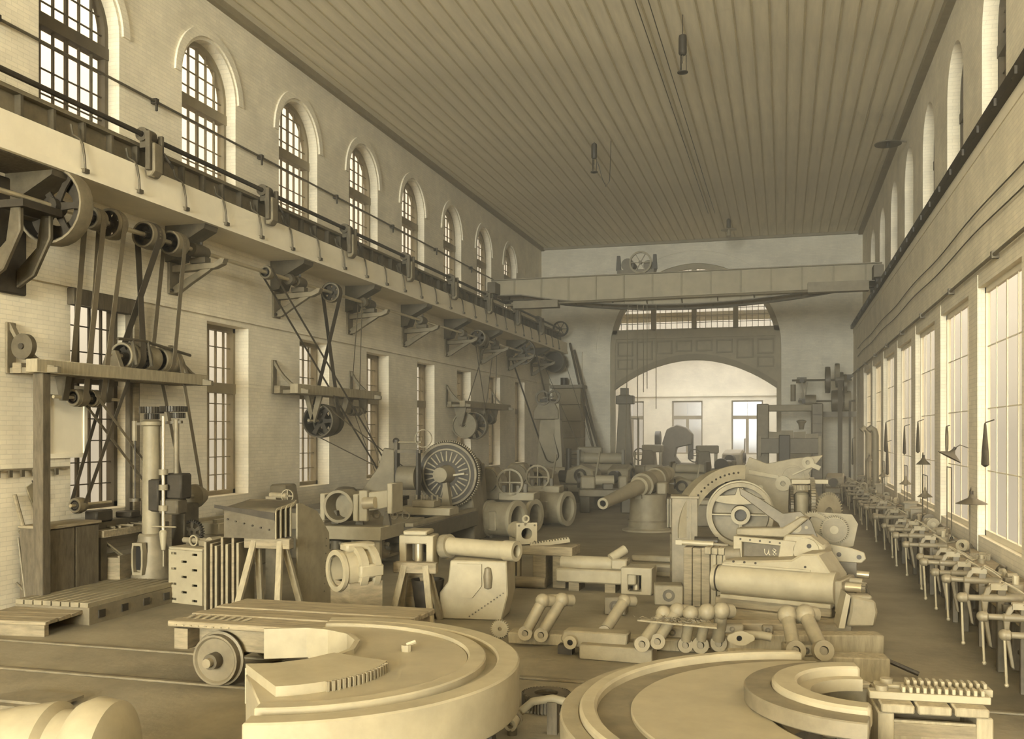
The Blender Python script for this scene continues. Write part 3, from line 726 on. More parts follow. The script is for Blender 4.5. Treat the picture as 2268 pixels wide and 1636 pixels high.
MB().cyl((0, 0, .1), (0, 0, ZC - p.z), .015, n=6).obj('cord', 'iron', l3); MB().lathe([(.05, .5), (.1, .45), (.1, .08), (.14, .05)], n=14).obj('cap', 'iron', l3)
MB().lathe([(.06, .06), (.36, 0), (.37, -.03), (.06, .03)], n=24).obj('shade', 'pale_steel', l3); MB().lathe([(.05, 0), (.09, -.15), (.12, -.3), (.05, -.34)], n=12).obj('globe', 'pale_steel', l3)
p = at(1967, 318, D=31)
l4 = thing('bracket_lamp', 'round dark saucer lamp on an arm from the right upper wall', 'lamp', p)
MB().lathe([(.05, .12), (.3, .03), (.42, 0), (.42, -.03), (.05, .05)], n=24).obj('shade', 'iron', l4); MB().bar((0, 0, .08), (XR - p.x - .005, 0, .02), .04, .04).obj('arm', 'iron', l4)
MB().cyl((0, 0, -.12), (0, 0, .1), .06, n=10).obj('holder', 'iron_black', l4)
for i, x in enumerate((-3.35, -3.05)):
    tag(MB().cyl((0, 18, 0), (0, 45, 0), .012, n=5).obj('ceiling_wire', 'iron', smooth=0), ['left', 'right'][i] + ' one of two parallel wires running along the ceiling', 'wire', 'ceiling wires').location = (x, 0, ZC - .05)

# ================================================================== LEFT SIDE OF THE FLOOR
# cabinet and bench under the first window
cb2 = thing('tool_cabinet', 'dark wooden two-door cabinet against the left wall', 'cabinet', (-11.98, 13.7, 0))
MB().box(-.3, .3, -.6, .6, .0, .3).obj('plinth', 'timber_dark', cb2); MB().box(-.3, .27, -.6, .6, .3, 1.40).obj('body', 'timber_dark', cb2)
MB().box(-.32, .33, -.63, .63, 1.40, 1.45).obj('top', 'timber', cb2, bevel=.01)
for y in (-.3, .3): MB().box(.27, .3, y - .285, y + .285, .33, 1.38).obj('door', 'timber_dark', cb2, bevel=.01)
wb = thing('bench_lathe', 'small bench lathe covered with tools below the first window', 'lathe', (-12.0, 15.0, 0))
MB().box(-.3, .32, -.6, 1.3, 1.12, 1.25).obj('bench_top', 'timber_long', wb, bevel=.01)
for y in (-.5, 1.2): MB().box(-.25, .25, y - .08, y + .08, 0, 1.12).obj('leg', 'iron', wb)
MB().box(-.1, .1, -.5, 1.2, 1.25, 1.4).obj('bed', 'iron', wb, bevel=.01); MB().box(-.14, .14, -.55, -.1, 1.38, 1.6).obj('headstock', 'iron_black', wb, bevel=.03)
pulley(wb, (0, -.85, 1.72), .13, .2, nsp=4)
MB().cyl((0, -1.05, 1.72), (0, .0, 1.72), .03).obj('spindle', 'bright_steel', wb); MB().box(-.12, .12, 1.0, 1.2, 1.38, 1.7).obj('tailstock', 'iron', wb, bevel=.03)
MB().box(-.15, .2, .3, .6, 1.4, 1.52).obj('slide_rest', 'iron_black', wb, bevel=.02)
for i in range(9):
    a = random.uniform(-1, 1)
    tag(MB().cyl((-.14 * math.cos(a), -.14 * math.sin(a), .03), (.14 * math.cos(a), .14 * math.sin(a), .03), .025, n=8).obj('iron_bar', 'iron_grey'),
        'one of the loose iron bars on the small bench lathe top', 'bar', 'loose bars on the bench lathe').location = (-11.82 + .04 * (i % 3), 14.75 + i * .17, 1.25)
bx = thing('wooden_box', 'small open wooden box with two iron bars beside the drilling machine', 'box', (-11.75, 14.9, 0), .1)
MB().box(-.2, .2, -.28, .28, 0, .74).obj('body', 'timber', bx, bevel=.01)
for x in (-.19, .19): MB().box(x - .02, x + .02, -.3, .3, .4, .78).obj('side_board', 'timber', bx)
for k in range(2): MB().cyl((.02 + .06 * k, .1, .7), (-.2 + .05 * k, -.6, 1.25), .018, n=8).obj('bar', 'casting', bx)
for i, (u0, v0, u1, v1, r) in enumerate(((100, 1345, 32, 1095, .035), (150, 1330, 42, 1175, .02), (60, 1352, 40, 1190, .018), (92, 1348, 36, 1290, .02))):
    a_ = at(u0, v0, Z=0.03); b_ = at(u1, v1, X=-12.3)
    if a_.x < -12.25: a_.x = -12.1
    tag(MB().cyl((0, 0, 0), b_ - a_, r, n=8).obj('leaning_pole', 'timber' if i == 0 else 'iron_grey'), ['thick timber pole leaning on the wall at the left edge', 'thin rod leaning left of the cabinet, longest of the thin ones', 'thin rod standing steeply at the left edge', 'short rod leaning lowest at the left edge'][i], 'pole', 'poles leaning at the left edge').location = a_
nb_ = thing('notice_board', 'small tilted board hung on the left wall above the cabinet', 'board', (XLL + .02, 13.55, 1.95), rx=.45)
MB().box(0, .02, -.17, .17, -.22, .22).obj('sheet', 'casting', nb_); MB().cyl((.01, 0, .22), (.01, 0, .26), .01, n=6).obj('nail', 'iron_black', nb_)
tr_ = thing('tool_rail', 'tool rail with hooks on the wall left of the first window', 'rail', (XLL + .03, 13.2, 2.36))
MB().box(-.02, .03, -1.2, 1.1, 0, .04).obj('board', 'timber', tr_)
for i in range(8): MB().box(.03, .06, -1.1 + i * .26, -1.03 + i * .26, -.1, .02).obj('tool', 'iron', tr_)
pn = thing('panel_board', 'faded panelled board on the wall under the first window transom', 'board', (XLL + .03, 14.25, 2.55))
MB().sheet([(-.5, 0), (.5, 0), (.5, 1.3), (-.5, 1.3)], [(-.42, .08), (.42, .08), (.42, 1.12), (-.42, 1.12)], 'x', -.02, .03).obj('frame', 'plaster', pn); MB().box(-.02, .0, -.42, .42, .08, 1.12).obj('sheet', 'plaster', pn)

# slotted floor plate, low platform
fp = thing('slotted_bed_plate', 'low cast iron floor plate with long T-slots before the drilling machine', 'bed plate', (-11.1, 13.7, 0))
MB().box(-.7, .7, -1.2, 1.15, 0, .27).obj('body', 'iron_grey', fp)
for i in range(8): MB().box(-.7 + i * .175 + .012, -.7 + (i + 1) * .175 - .012, -1.22, 1.17, .27, .35).obj('strip', 'casting', fp, bevel=.006)
for i in range(4): MB().box(.7, .72, -1.0 + i * .55, -.85 + i * .55, .08, .2).obj('pocket', 'iron_black', fp)
lp = at(95, 1352, Z=.22); lo = thing('low_platform', 'low worn wooden platform at the left edge of the floor', 'platform', (lp.x + .1, lp.y - .2, 0), .12)
for i in range(4): MB().box(-.75, .55, -.62 + i * .31, -.32 + i * .31, .17, .23).obj('plank', 'timber_long', lo, bevel=.01)
[MB().box(-.72, .52, a, a + .1, 0, .17).obj('bearer', 'timber', lo) for a in (-.6, .46)]

# column drilling machine
D0 = Vector((-11.27, 15.2, 0)); dm = thing('drilling_machine', 'tall column drilling machine with gear train on top near the left wall', 'drilling machine', D0)
MB().lathe([(.56, 0), (.56, .08), (.44, .14), (.34, .4), (.30, .8), (.24, 1.05), (.24, 1.1), (.21, 1.14)], n=28).obj('pedestal', 'iron_grey', dm)
MB().sheet([(-.1, .42), (.1, .42), (.12, .6), (.12, .85), (.1, 1.0), (-.1, 1.0), (-.12, .85), (-.12, .6)], [(-.07, .47), (.07, .47), (.085, .6), (.085, .85), (.07, .95), (-.07, .95), (-.085, .85), (-.085, .6)], 'y', -.42, -.30).obj('oval_frame', 'casting', dm)
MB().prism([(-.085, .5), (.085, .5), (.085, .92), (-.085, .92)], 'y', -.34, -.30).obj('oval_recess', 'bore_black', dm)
MB().lathe([(.17, 1.1), (.165, 2.0), (.15, 3.12), (.2, 3.14), (.2, 3.2), (.12, 3.24)], n=24).obj('column', 'casting', dm)
gt = MB().gear((0, 0, 3.42), 'z', .22, 26, .03, .12, .03).obj('top_gear', 'iron_black', dm); MB().gear((0, 0, 3.3), 'z', .14, 20, .025, .1, .03).obj('gear', 'iron_black', dm)
MB().gear((.40, .1, 3.44), 'z', .25, 30, .03, .1, .03).obj('top_gear', 'iron_black', dm); MB().gear((.46, .12, 3.32), 'z', .15, 20, .025, .1, .03).obj('gear', 'iron_black', dm)
MB().bar((-.38, 0, 3.16), (.55, .14, 3.2), .09, .05).obj('top_bracket', 'iron', dm)
MB().cyl((-.36, 0, 3.2), (-.36, 0, 1.72), .014, n=6).obj('feed_rod', 'iron_black', dm); MB().cyl((-.36, 0, 2.85), (-.36, 0, 3.22), .06, n=10).obj('rod_bearing', 'iron_grey', dm)
MB().lathe([(.02, -.03), (.1, -.03), (.1, .03), (.02, .03)], (-.36, 0, 1.75), 'z', 14, close=True).obj('hand_wheel', 'iron', dm)
MB().cyl((.34, -.12, 3.3), (.34, -.12, 1.05), .033, n=12).obj('spindle', 'bright_steel', dm)
MB().cyl((.46, .1, 3.25), (.46, .1, 1.7), .05, n=12).obj('drive_rod', 'iron_grey', dm)
MB().box(.02, .26, -.16, .12, 1.55, 2.15).obj('saddle', 'iron_black', dm, bevel=.03)
MB().box(.2, .62, -.1, .22, 1.5, 1.78).obj('arm', 'iron', dm, bevel=.03); MB().box(.25, .66, -.04, .3, 1.78, 2.25).obj('gear_case', 'iron_black', dm, bevel=.03)
for z in (2.28, 2.0, 1.62): MB().ring((.34, -.12, z), 'z', .085, .03, .1, 16).obj('spindle_bearing', 'casting', dm)
MB().lathe([(.05, 1.22), (.075, 1.18), (.06, 1.0), (.04, .86), (.012, .84), (.012, .55)], (.34, -.12, 0), 'z', 14).obj('drill_chuck', 'pale_steel', dm)
MB().cyl((.1, -.14, 1.28), (.62, -.14, 1.28), .014, n=6).obj('feed_lever', 'bright_steel', dm)
for i, r in enumerate((.24, .2, .16)): MB().cyl((-.18, 1.55 + i * .1, 1.72), (-.18, 1.65 + i * .1, 1.72), r, n=24).obj('cone_pulley', 'casting', dm)
MB().cyl((-.18, 1.0, 1.72), (-.18, 2.0, 1.72), .035).obj('drive_shaft', 'bright_steel', dm)
MB().box(-.3, .0, 1.0, 1.5, 0, 1.6).obj('gear_stand', 'iron', dm, bevel=.02)
MB().gear((.12, 1.1, 1.05), 'y', .25, 30, .03, .08, .2).obj('gear', 'iron_black', dm); MB().gear((.12, 1.1, 1.05), 'y', .21, 6, .12, .05, .03).obj('gear_web', 'iron', dm)
pulley(dm, (-.35, .55, 2.0), .13, .16, nsp=4)
MB().cyl((-.35, .3, 2.0), (-.35, .9, 2.0), .03).obj('back_shaft', 'iron', dm); MB().box(-.45, -.1, .6, .8, 1.9, 2.08).obj('shaft_bearing', 'iron', dm)

# pierced box table with drill parts
pb_ = at(418, 1338, Z=0); pt = thing('pierced_box_table', 'pale cast box table pierced with rows of slots', 'box table', (pb_.x - .02, pb_.y + .35, 0), -.2); pt.scale = (1.25, 1.2, 1.02)
def holed(mb, w, h, cols, rows, sw, sh):
    """plate in the x-z plane with slots: built from the strips between them"""
    xs = [-w / 2] + [q for c in range(cols) for q in (-w / 2 + w * (c + .5) / cols - sw / 2, -w / 2 + w * (c + .5) / cols + sw / 2)] + [w / 2]
    zs = [0] + [q for c in range(rows) for q in (h * (c + .5) / rows - sh / 2, h * (c + .5) / rows + sh / 2)] + [h]
    for i in range(len(xs) - 1):
        for j in range(len(zs) - 1):
            if i % 2 == 1 and j % 2 == 1 and ((i // 2 + j // 2) % 2 == 0): continue
            mb.box(xs[i], xs[i + 1], -.03, 0, zs[j], zs[j + 1])
    return mb
holed(MB(), .6, .92, 3, 7, .1, .04).xf(Matrix.Translation((-.02, -.25, 0))).obj('front_plate', 'pale_casting', pt)
MB().sheet([(-.28, 0), (.25, 0), (.25, .92), (-.28, .92)], [(-.16, .16), (.12, .16), (.12, .76), (-.16, .76)], 'x', .28, .32).obj('side_plate', 'pale_casting', pt)
MB().box(-.28, -.25, -.25, .25, 0, .92).box(-.28, .28, .22, .25, 0, .92).obj('back_plate', 'casting', pt); MB().box(-.3, .34, -.3, .27, .92, .97).obj('top_plate', 'pale_casting', pt, bevel=.01)
MB().box(-.25, .25, -.2, .2, .04, .06).obj('floor_plate', 'iron_black', pt)
dt = thing('drill_fixture', 'cast bar fixture with rings lying on the pierced box table', 'fixture', (pb_.x + .02, pb_.y + .33, .99), -.2)
MB().cyl((-.36, -.05, .09), (.34, .0, .09), .05, n=12).obj('bar', 'casting', dt); MB().ring((-.05, -.12, .1), 'y', .1, .08, .03, 20).obj('ring', 'pale_steel', dt)
MB().box(.05, .3, -.12, .15, 0, .12).obj('block', 'iron_grey', dt, bevel=.02); MB().cyl((.3, -.1, .09), (.3, .16, .09), .085, n=16).obj('roller', 'casting', dt); MB().box(-.3, -.1, -.06, .06, 0, .05).obj('foot', 'iron', dt)

# upright plates in a row behind the box table
q0 = at(482, 1312, Z=0); PL = []
for i in range(7):
    o = tag(MB().box(-.022, .022, -.28, .28, 0, 1.3 if i in (3, 5) else 1.22 - .03 * (i % 3)).obj('upright_plate', 'timber' if i % 2 else 'casting', bevel=.006), 'one of the upright boards standing side by side behind the pierced table', 'board', 'upright boards in a row')
    o.location = (-9.12 + i * .1, 13.92 + .02 * (i % 2), 0); o.rotation_euler = (0, 0, .08)

# nested gun shields: bent plates open towards the light, and a tall loose side plate
for i in range(4):
    y0 = 13.62 + .14 * i; x1 = at(609 + 11 * i, 1150, Y=y0).x; x0 = at(496, 1140, Y=13.62).x + .03 * i; z0, z1, r_ = 1.302, 1.80 + .012 * i, .1
    P = [(0, z0), (0, z1 - r_)] + [(r_ - r_ * math.cos(a * PI / 12), z1 - r_ + r_ * math.sin(a * PI / 12)) for a in range(1, 7)] + [(.62 - .14 * i, z1 + .05)]
    Q = [(y + (.045 if k < 2 else .045 * max(0, 1 - (k - 1) / 6)), z - (0 if k < 2 else .045 * min(1, (k - 1) / 6))) for k, (y, z) in enumerate(P)]
    s_ = thing('gun_shield', ['nearest of the nested bent gun shields, dark face to the camera', 'second of the nested bent gun shields from the front', 'third of the nested bent gun shields from the front', 'rearmost of the nested bent gun shields'][i], 'gun shield', (x1, y0, 0), group='nested gun shields')
    mb = MB()
    for k in range(len(P) - 1): mb.prism([P[k], P[k + 1], Q[k + 1], Q[k]], 'x', x0 - x1, 0)
    mb.obj('plate', 'iron', s_)
    mb = MB()
    for k in range(len(P) - 1): mb.prism([P[k], P[k + 1], Q[k + 1], Q[k]], 'x', .001, .012)
    mb.obj('lit_edge', 'pale_steel', s_)  # pale strip on the plate edge, light from the right put into the colour
    if i == 0:
        for k in range(6): MB().cyl((-.85 + .15 * k, -.002, 1.60 - .03 * k), (-.85 + .15 * k, -.025, 1.60 - .03 * k), .016, n=8).obj('rivet', 'iron_black', s_)
        MB().prism([(-1.1, 1.78), (0, 1.60), (0, 1.72), (-1.1, 1.83)], 'y', -.012, .0).obj('joint_strip', 'iron_black', s_)
sp_ = thing('shield_side_plate', 'tall pale steel side plate standing right of the nested gun shields', 'steel plate', (-7.72, 14.2, 0), -.06)
MB().prism([(0, 0), (1.1, 0), (1.02, 1.25), (.62, 1.66), (.1, 1.83), (0, 1.83)], 'x', -.03, .0).obj('plate', 'casting', sp_)
for k in range(8): MB().cyl((0, .85 + .01 * k, .25 + .13 * k), (.01, .85 + .01 * k, .25 + .13 * k), .012, n=6).obj('rivet', 'iron', sp_)
MB().bar((-.03, .5, 1.2), (-.45, .7, .01), .05, .05).obj('prop', 'timber_dark', sp_)
hwp = at(637, 1098, D=16.2); hwh = thing('wheel_stand', 'spoked hand wheel on a shaft behind the gun shields', 'hand wheel', (hwp.x, hwp.y, 0))
MB().ring((0, 0, hwp.z), 'y', .115, .1, .03, 24).obj('rim', 'casting', hwh); MB().bar((-.1, 0, hwp.z), (.1, 0, hwp.z), .025, .02).bar((0, 0, hwp.z - .1), (0, 0, hwp.z + .1), .025, .02).obj('spoke', 'casting', hwh)
MB().cyl((0, 0, hwp.z), (-.4, .15, hwp.z), .05).obj('shaft', 'casting', hwh); MB().box(-.45, -.25, .05, .25, 0, hwp.z - .02).obj('stand', 'iron_grey', hwh)

# trestles
def trestle(label, loc, rz, L=1.0, h=1.1, w=.17, m='timber_pale', spread=.28):
    t_ = thing('trestle', label, 'trestle', loc, rz, 'timber trestles')
    MB().box(-L / 2, L / 2, -.08, .08, h - w, h).obj('beam', 'timber', t_, bevel=.01)
    for x in (-L / 2 + .12, L / 2 - .12):
        for s in (-1, 1):
            MB().bar((x - .06 * (1 if x > 0 else -1), s * .04, h - .03), (x + .1 * (1 if x > 0 else -1), s * spread, 0.005), .1, .07, up=(0, 1, 0)).obj('leg', m, t_, bevel=.006)
    return t_
tl = at(600, 1372, Z=0)
trestle('trestle standing before the nested gun shields', (-8.02, 13.8, 0), 0.0, .82, 1.3, spread=.42)
p = at(905, 1385, Z=0); trestle('trestle behind the big C-shaped ring under the frame block', (p.x, p.y + .3, 0), .1, .7, .95)
p = at(1100, 1330, Z=0); trestle('trestle with long splayed legs right of the cast pedestal', (p.x - .2, p.y + .3, 0), .05, .6, 1.0, m='timber')

# surface table with cradle
st_ = thing('surface_table', 'large pale surface table on plain legs', 'table', (-9.2, 20.4, 0))
MB().box(-.82, .82, -1.32, 1.32, .66, .95).obj('table_top', 'pale_casting', st_, bevel=.012)
for x in (-.68, .68):
    for y in (-1.15, 1.15): MB().box(x - .07, x + .07, y - .07, y + .07, 0, .66).obj('leg', 'pale_casting', st_, bevel=.01)
MB().box(-.6, .6, -1.1, 1.1, .18, .24).obj('shelf', 'timber', st_)
ck = thing('gun_cradle', 'pale gun cradle casting with a large ring on the surface table', 'cradle', (-9.3, 19.6, .95), .0)
MB().ring((-.16, -.1, .42), 'y', .36, .30, .55, 36).obj('ring', 'casting', ck)
MB().cyl((-.16, .1, .42), (-.16, .9, .42), .29, n=30).obj('barrel', 'casting', ck); [MB().box(a, a + .12, -.35, .3, .1, .7).obj('cheek', 'pale_casting', ck, bevel=.02) for a in (-.62, .18)]
MB().box(.3, .5, -.3, -.1, .1, .78).obj('flange', 'pale_casting', ck, bevel=.02)
MB().prism([(.4, .3), (.4, .72), (1.0, .8), (1.0, .42)], 'y', -.2, .2).obj('arm', 'pale_casting', ck, bevel=.02); MB().box(.98, 1.1, -.32, .32, .28, .95).obj('end_flange', 'pale_casting', ck, bevel=.02)
MB().cyl((.42, -.3, .5), (.7, -.3, .52), .13, n=20).obj('trunnion', 'bright_steel', ck)
for x in (-.4, .2, .85): MB().prism([(x - .09, 0), (x + .09, 0), (x + .04, .3), (x - .04, .3)], 'y', -.05, .05).obj('jack', 'iron', ck)
for i, x in enumerate((-.15, .3, .6)):
    o = MB().ring((0, 0, .1), 'y', .1, .075, .06, 18).obj('loose_ring', 'casting'); o.location = (-9.15 + x, 20.95, .95); tag(o, ['left', 'middle', 'right'][i] + ' small ring standing under the cradle on the surface table', 'ring', 'rings on the surface table')
for i in range(3):
    o = thing('machine_part', 'assorted cast part stacked under the surface table, ' + ['nearest the gun shields', 'in the middle', 'at the right legs'][i], 'casting', (-9.7 + i * .5, 19.6 + .1 * i, .24))
    MB().lathe([(.2, 0), (.22, .08), (.12, .15), (.1, .34)], n=18).obj('body', 'iron_grey', o); MB().cyl((-.15, 0, .3), (.2, 0, .26), .05).obj('pin', 'casting', o)

# ring clamp casting on the cart side
p = at(760, 1262, D=14.3); rc = thing('clamp_ring', 'pale split clamp ring casting with a wide round bore', 'clamp ring', (p.x, p.y, 0), -.62)
zz = p.z
MB().pipe((0, -.1, zz), (0, .5, zz), .29, .235, 36).obj('bore_tube', 'pale_steel', rc)
MB().ring((0, -.1, zz), 'y', .31, .235, .06, 36).obj('front_lip', 'pale_casting', rc); MB().ring((0, .18, zz), 'y', .37, .28, .12, 36).obj('rib', 'pale_casting', rc); MB().ring((0, .40, zz), 'y', .37, .28, .1, 36).obj('rib', 'pale_casting', rc)
MB().box(-.12, .12, .0, .5, zz + .27, zz + .4).obj('lug', 'pale_casting', rc, bevel=.03); [MB().box(a, a + .11, .1, .5, zz - .1, zz + .1).obj('side_lug', 'pale_casting', rc, bevel=.03) for a in (-.37, .26)]
MB().box(-.22, .22, .0, .45, .78, zz - .27).obj('chock', 'timber', rc)
MB().box(-.3, .3, -.05, .5, .0, .78).obj('timber_block', 'timber', rc)

# pedestal with gun tube
p = at(1045, 1375, Z=0); pd = thing('cast_pedestal', 'rough pale cast pedestal under the long gun tube', 'pedestal', (p.x, p.y + .45, 0), .1)
MB().prism([(-.62, .0), (.42, .0), (.52, .42), (.5, .95), (-.42, .95), (-.46, .6), (-.6, .42)], 'y', -.36, .36).obj('body', 'pale_casting', pd, bevel=.02)
MB().lathe([(.001, 0), (.06, .02), (.075, .2), (.05, .34), (.001, .36)], (.2, -.37, .5), 'z', 16).obj('boss', 'iron_grey', pd); MB().prism([(-.3, .36), (-.05, .36), (.1, .55), (.1, .9), (-.3, .9)], 'y', -.39, -.36).obj('web', 'pale_casting', pd)
for i in range(12): MB().cyl((-.1 + .05 * i, -.37, .06 + .035 * i), (-.1 + .05 * i, -.385, .06 + .035 * i), .012, n=6).obj('rivet', 'iron', pd)
MB().box(-.7, -.2, -.3, .3, .0, .05).obj('foot', 'casting', pd)
pz = 1.11; gt_ = thing('gun_tube', 'pale gun tube with muzzle ring lying on the cast pedestal', 'gun tube', (p.x, p.y + .42, 0), -.3)
MB().pipe((-.75, 0, pz), (.52, 0, pz), .145, .09, 28).obj('tube', 'pale_casting', gt_); MB().pipe((.5, 0, pz), (.72, 0, pz), .165, .10, 28).obj('muzzle_ring', 'pale_steel', gt_)
MB().lathe([(.0001, 0), (.098, 0), (.098, .02), (.0001, .02)], (.5, 0, pz), 'x', 20).obj('bore_shade', 'bore_black', gt_)  # black disc across the open bore, its inner shade put into the colour
MB().cyl((-.75, 0, pz - .02), (-.6, 0, pz), .2, .2, 24).obj('collar', 'casting', gt_)
fb_ = thing('frame_block', 'pale square open frame block left of the gun tube', 'frame block', (p.x - 1.05, p.y + .42, .95), .1)
MB().sheet([(-.3, -.18), (.28, -.18), (.28, .36), (-.3, .36)], [(-.18, -.1), (.16, -.1), (.16, .22), (-.18, .22)], 'y', -.2, .2).obj('frame', 'pale_casting', fb_, bevel=.015); MB().cyl((-.02, 0, -.1), (-.02, 0, .22), .07, n=16).obj('roller', 'bright_steel', fb_)
MB().box(-.22, .18, -.24, .24, .36, .44).obj('cap', 'pale_casting', fb_, bevel=.02)
MB().prism([(-.3, 0), (.2, 0), (.2, .06), (-.3, .06)], 'y', -.22, .22).obj('sill', 'pale_casting', fb_).location.z = -.22
MB().box(-.25, .2, -.18, .18, -.95, -.22).obj('timber_block', 'timber', fb_)
bk = at(950, 1365, Z=0); bu = thing('dark_bucket', 'dark iron bucket hanging low left of the cast pedestal', 'bucket', (bk.x, bk.y - .05, 0)); MB().lathe([(.18, .0), (.27, .62), (.24, .62), (.15, .03)], n=22, close=True).obj('body', 'iron_black', bu); MB().cyl((0, 0, .01), (0, 0, .04), .17, n=22).obj('bottom', 'iron_black', bu)

# bench of heavy timber behind it, with a bored casting on top
p = at(1190, 1300, Z=0); tbn = thing('timber_bench', 'heavy timber bench with thick beam right of the gun tube', 'bench', (p.x, p.y + .3, 0), -.06)
MB().box(-1.0, .72, -.3, .3, .62, .80).obj('beam', 'timber_long', tbn, bevel=.015)
for x in (-.8, .05, .45): MB().box(x - .13, x + .13, -.28, .28, 0, .62).obj('leg', 'timber', tbn, bevel=.01)
for x in (-.5, -.4, .7): MB().box(x - .03, x + .03, -.2, -.1, 0, .62).obj('strut', 'timber_pale', tbn)
p2 = at(1145, 1203, Z=.8); bc_ = thing('bored_casting', 'square flanged casting with round bore resting on the timber bench', 'casting', (p.x - .38, p.y + .3, .8), .55)
o8 = [(.2 * math.cos(a * PI / 16), .23 + .2 * math.sin(a * PI / 16)) for a in range(32)]
sq = [(max(-.21, min(.21, .3 * math.cos(a * PI / 16))), .23 + max(-.21, min(.21, .3 * math.sin(a * PI / 16)))) for a in range(32)]
i8 = [(.11 * math.cos(a * PI / 16), .23 + .11 * math.sin(a * PI / 16)) for a in range(32)]
MB().sheet(sq, i8, 'y', -.3, -.24).obj('flange', 'pale_casting', bc_); MB().pipe((0, -.26, .23), (0, .5, .23), .17, .11, 24).obj('barrel', 'pale_casting', bc_); MB().box(-.14, .14, -.2, .5, 0, .1).obj('foot', 'casting', bc_)
MB().cyl((0, .1, .23), (0, .14, .23), .11).obj('bore_shade', 'bore_black', bc_); MB().ring((-.02, -.28, .52), 'y', .075, .045, .05, 18).obj('eye', 'pale_steel', bc_); MB().box(-.05, .01, -.3, -.26, .38, .47).obj('eye_stem', 'pale_steel', bc_)
for a in (-1, 1):
    for b in (-1, 1): MB().cyl((a * .16, -.3, .23 + b * .16), (a * .16, -.315, .23 + b * .16), .02, n=8).obj('bolt', 'iron', bc_)
rk = thing('gear_rack', 'pale toothed rack bar leaning beside the bored casting', 'rack', (p.x + .18, p.y + .28, .8), .45, ry=-.12)
MB().box(-.4, .4, -.06, .06, 0, .07).obj('bar', 'pale_casting', rk)
for i in range(14): MB().box(-.39 + i * .057, -.36 + i * .057, -.06, .06, .07, .1).obj('tooth', 'pale_casting', rk)
lg_ = at(1155, 1325, Z=0); tag(MB().cyl((-.3, 0, .11), (.35, 0, .11), .11, n=16).obj('round_log', 'timber'), 'round log lying on the floor under the timber bench', 'log').location = (p.x - .15, p.y - .12, 0)

# ------------------------------------------------------------------ big lathe with slotted faceplate
LX, LY, LZ = -8.83, 24.6, 1.87
la = thing('faceplate_lathe', 'big lathe with a huge slotted round faceplate', 'lathe', (LX, LY, 0))
fpz = MB().lathe([(.06, -.05), (.86, -.05), (.88, 0), (.88, .16), (.80, .2), (.06, .2)], (0, 0, 0), 'y', 64, close=True).obj('faceplate', 'iron_black', la); fpz.location.z = LZ
MB().ring((0, -.055, 0), 'y', .70, .66, .03, 56).obj('groove_ring', 'casting', fpz); MB().ring((0, -.055, 0), 'y', .86, .80, .03, 56).obj('rim_ring', 'iron_grey', fpz)
sl_ = MB().box(.36, .63, -.075, -.04, -.018, .018).obj('slot', 'casting', fpz)
for i in range(1, 24): c = put(sl_, fpz); c.rotation_euler.y = i * PI / 12
MB().gear((0, .1, 0), 'y', .92, 90, .04, .14, .8).obj('tooth_ring', 'casting', fpz)
MB().cyl((0, -.6, 0), (0, 0, 0), .2, .26, 26).obj('spindle_nose', 'casting', fpz)
MB().prism([(-.08, -.95), (.2, -.95), (.12, -.4), (.05, .1), (-.05, .12), (-.02, -.4)], 'y', -.3, -.1).obj('steady_arm', 'casting', fpz); MB().box(.05, .55, -.2, -.1, -.08, -.03).obj('bar', 'pale_steel', fpz).rotation_euler.y = -.15
MB().prism([(-.55, 0), (.65, 0), (.6, 1.0), (.45, 1.75), (.3, 2.15), (-.3, 2.15), (-.5, 1.6)], 'y', .45, 1.5).obj('headstock', 'iron_grey', la, bevel=.03)
for i, r in enumerate((.5, .42, .34)): MB().cyl((0, 1.6 + i * .18, LZ), (0, 1.78 + i * .18, LZ), r, n=30).obj('cone_pulley', 'iron', la)
MB().cyl((0, .1, LZ), (0, 2.6, LZ), .1).obj('spindle', 'bright_steel', la); MB().prism([(-.4, 0), (.4, 0), (.25, 2.1), (-.25, 2.1)], 'y', 2.2, 2.6).obj('headstock', 'iron_grey', la, bevel=.03)
MB().box(-.55, .75, -4.2, .4, .45, .85).obj('bed', 'iron', la, bevel=.02); MB().box(-.5, -.3, -4.25, .4, .85, .93).box(.5, .7, -4.25, .4, .85, .93).obj('bed_way', 'casting', la)
for y in (-3.7, -1.8): MB().box(-.45, .65, y - .25, y + .25, 0, .45).obj('bed_leg', 'iron_grey', la, bevel=.02)
MB().box(-.6, .85, -2.2, -1.5, .93, 1.12).obj('carriage', 'pale_casting', la, bevel=.02); MB().box(-.2, .4, -2.1, -1.6, 1.12, 1.3).obj('slide_rest', 'casting', la, bevel=.02)
for i in range(5): MB().cyl((-.15 + .14 * i, -1.9, 1.28), (-.15 + .14 * i, -1.9, 1.42), .035, n=8).obj('tool_bolt', 'iron_grey', la)
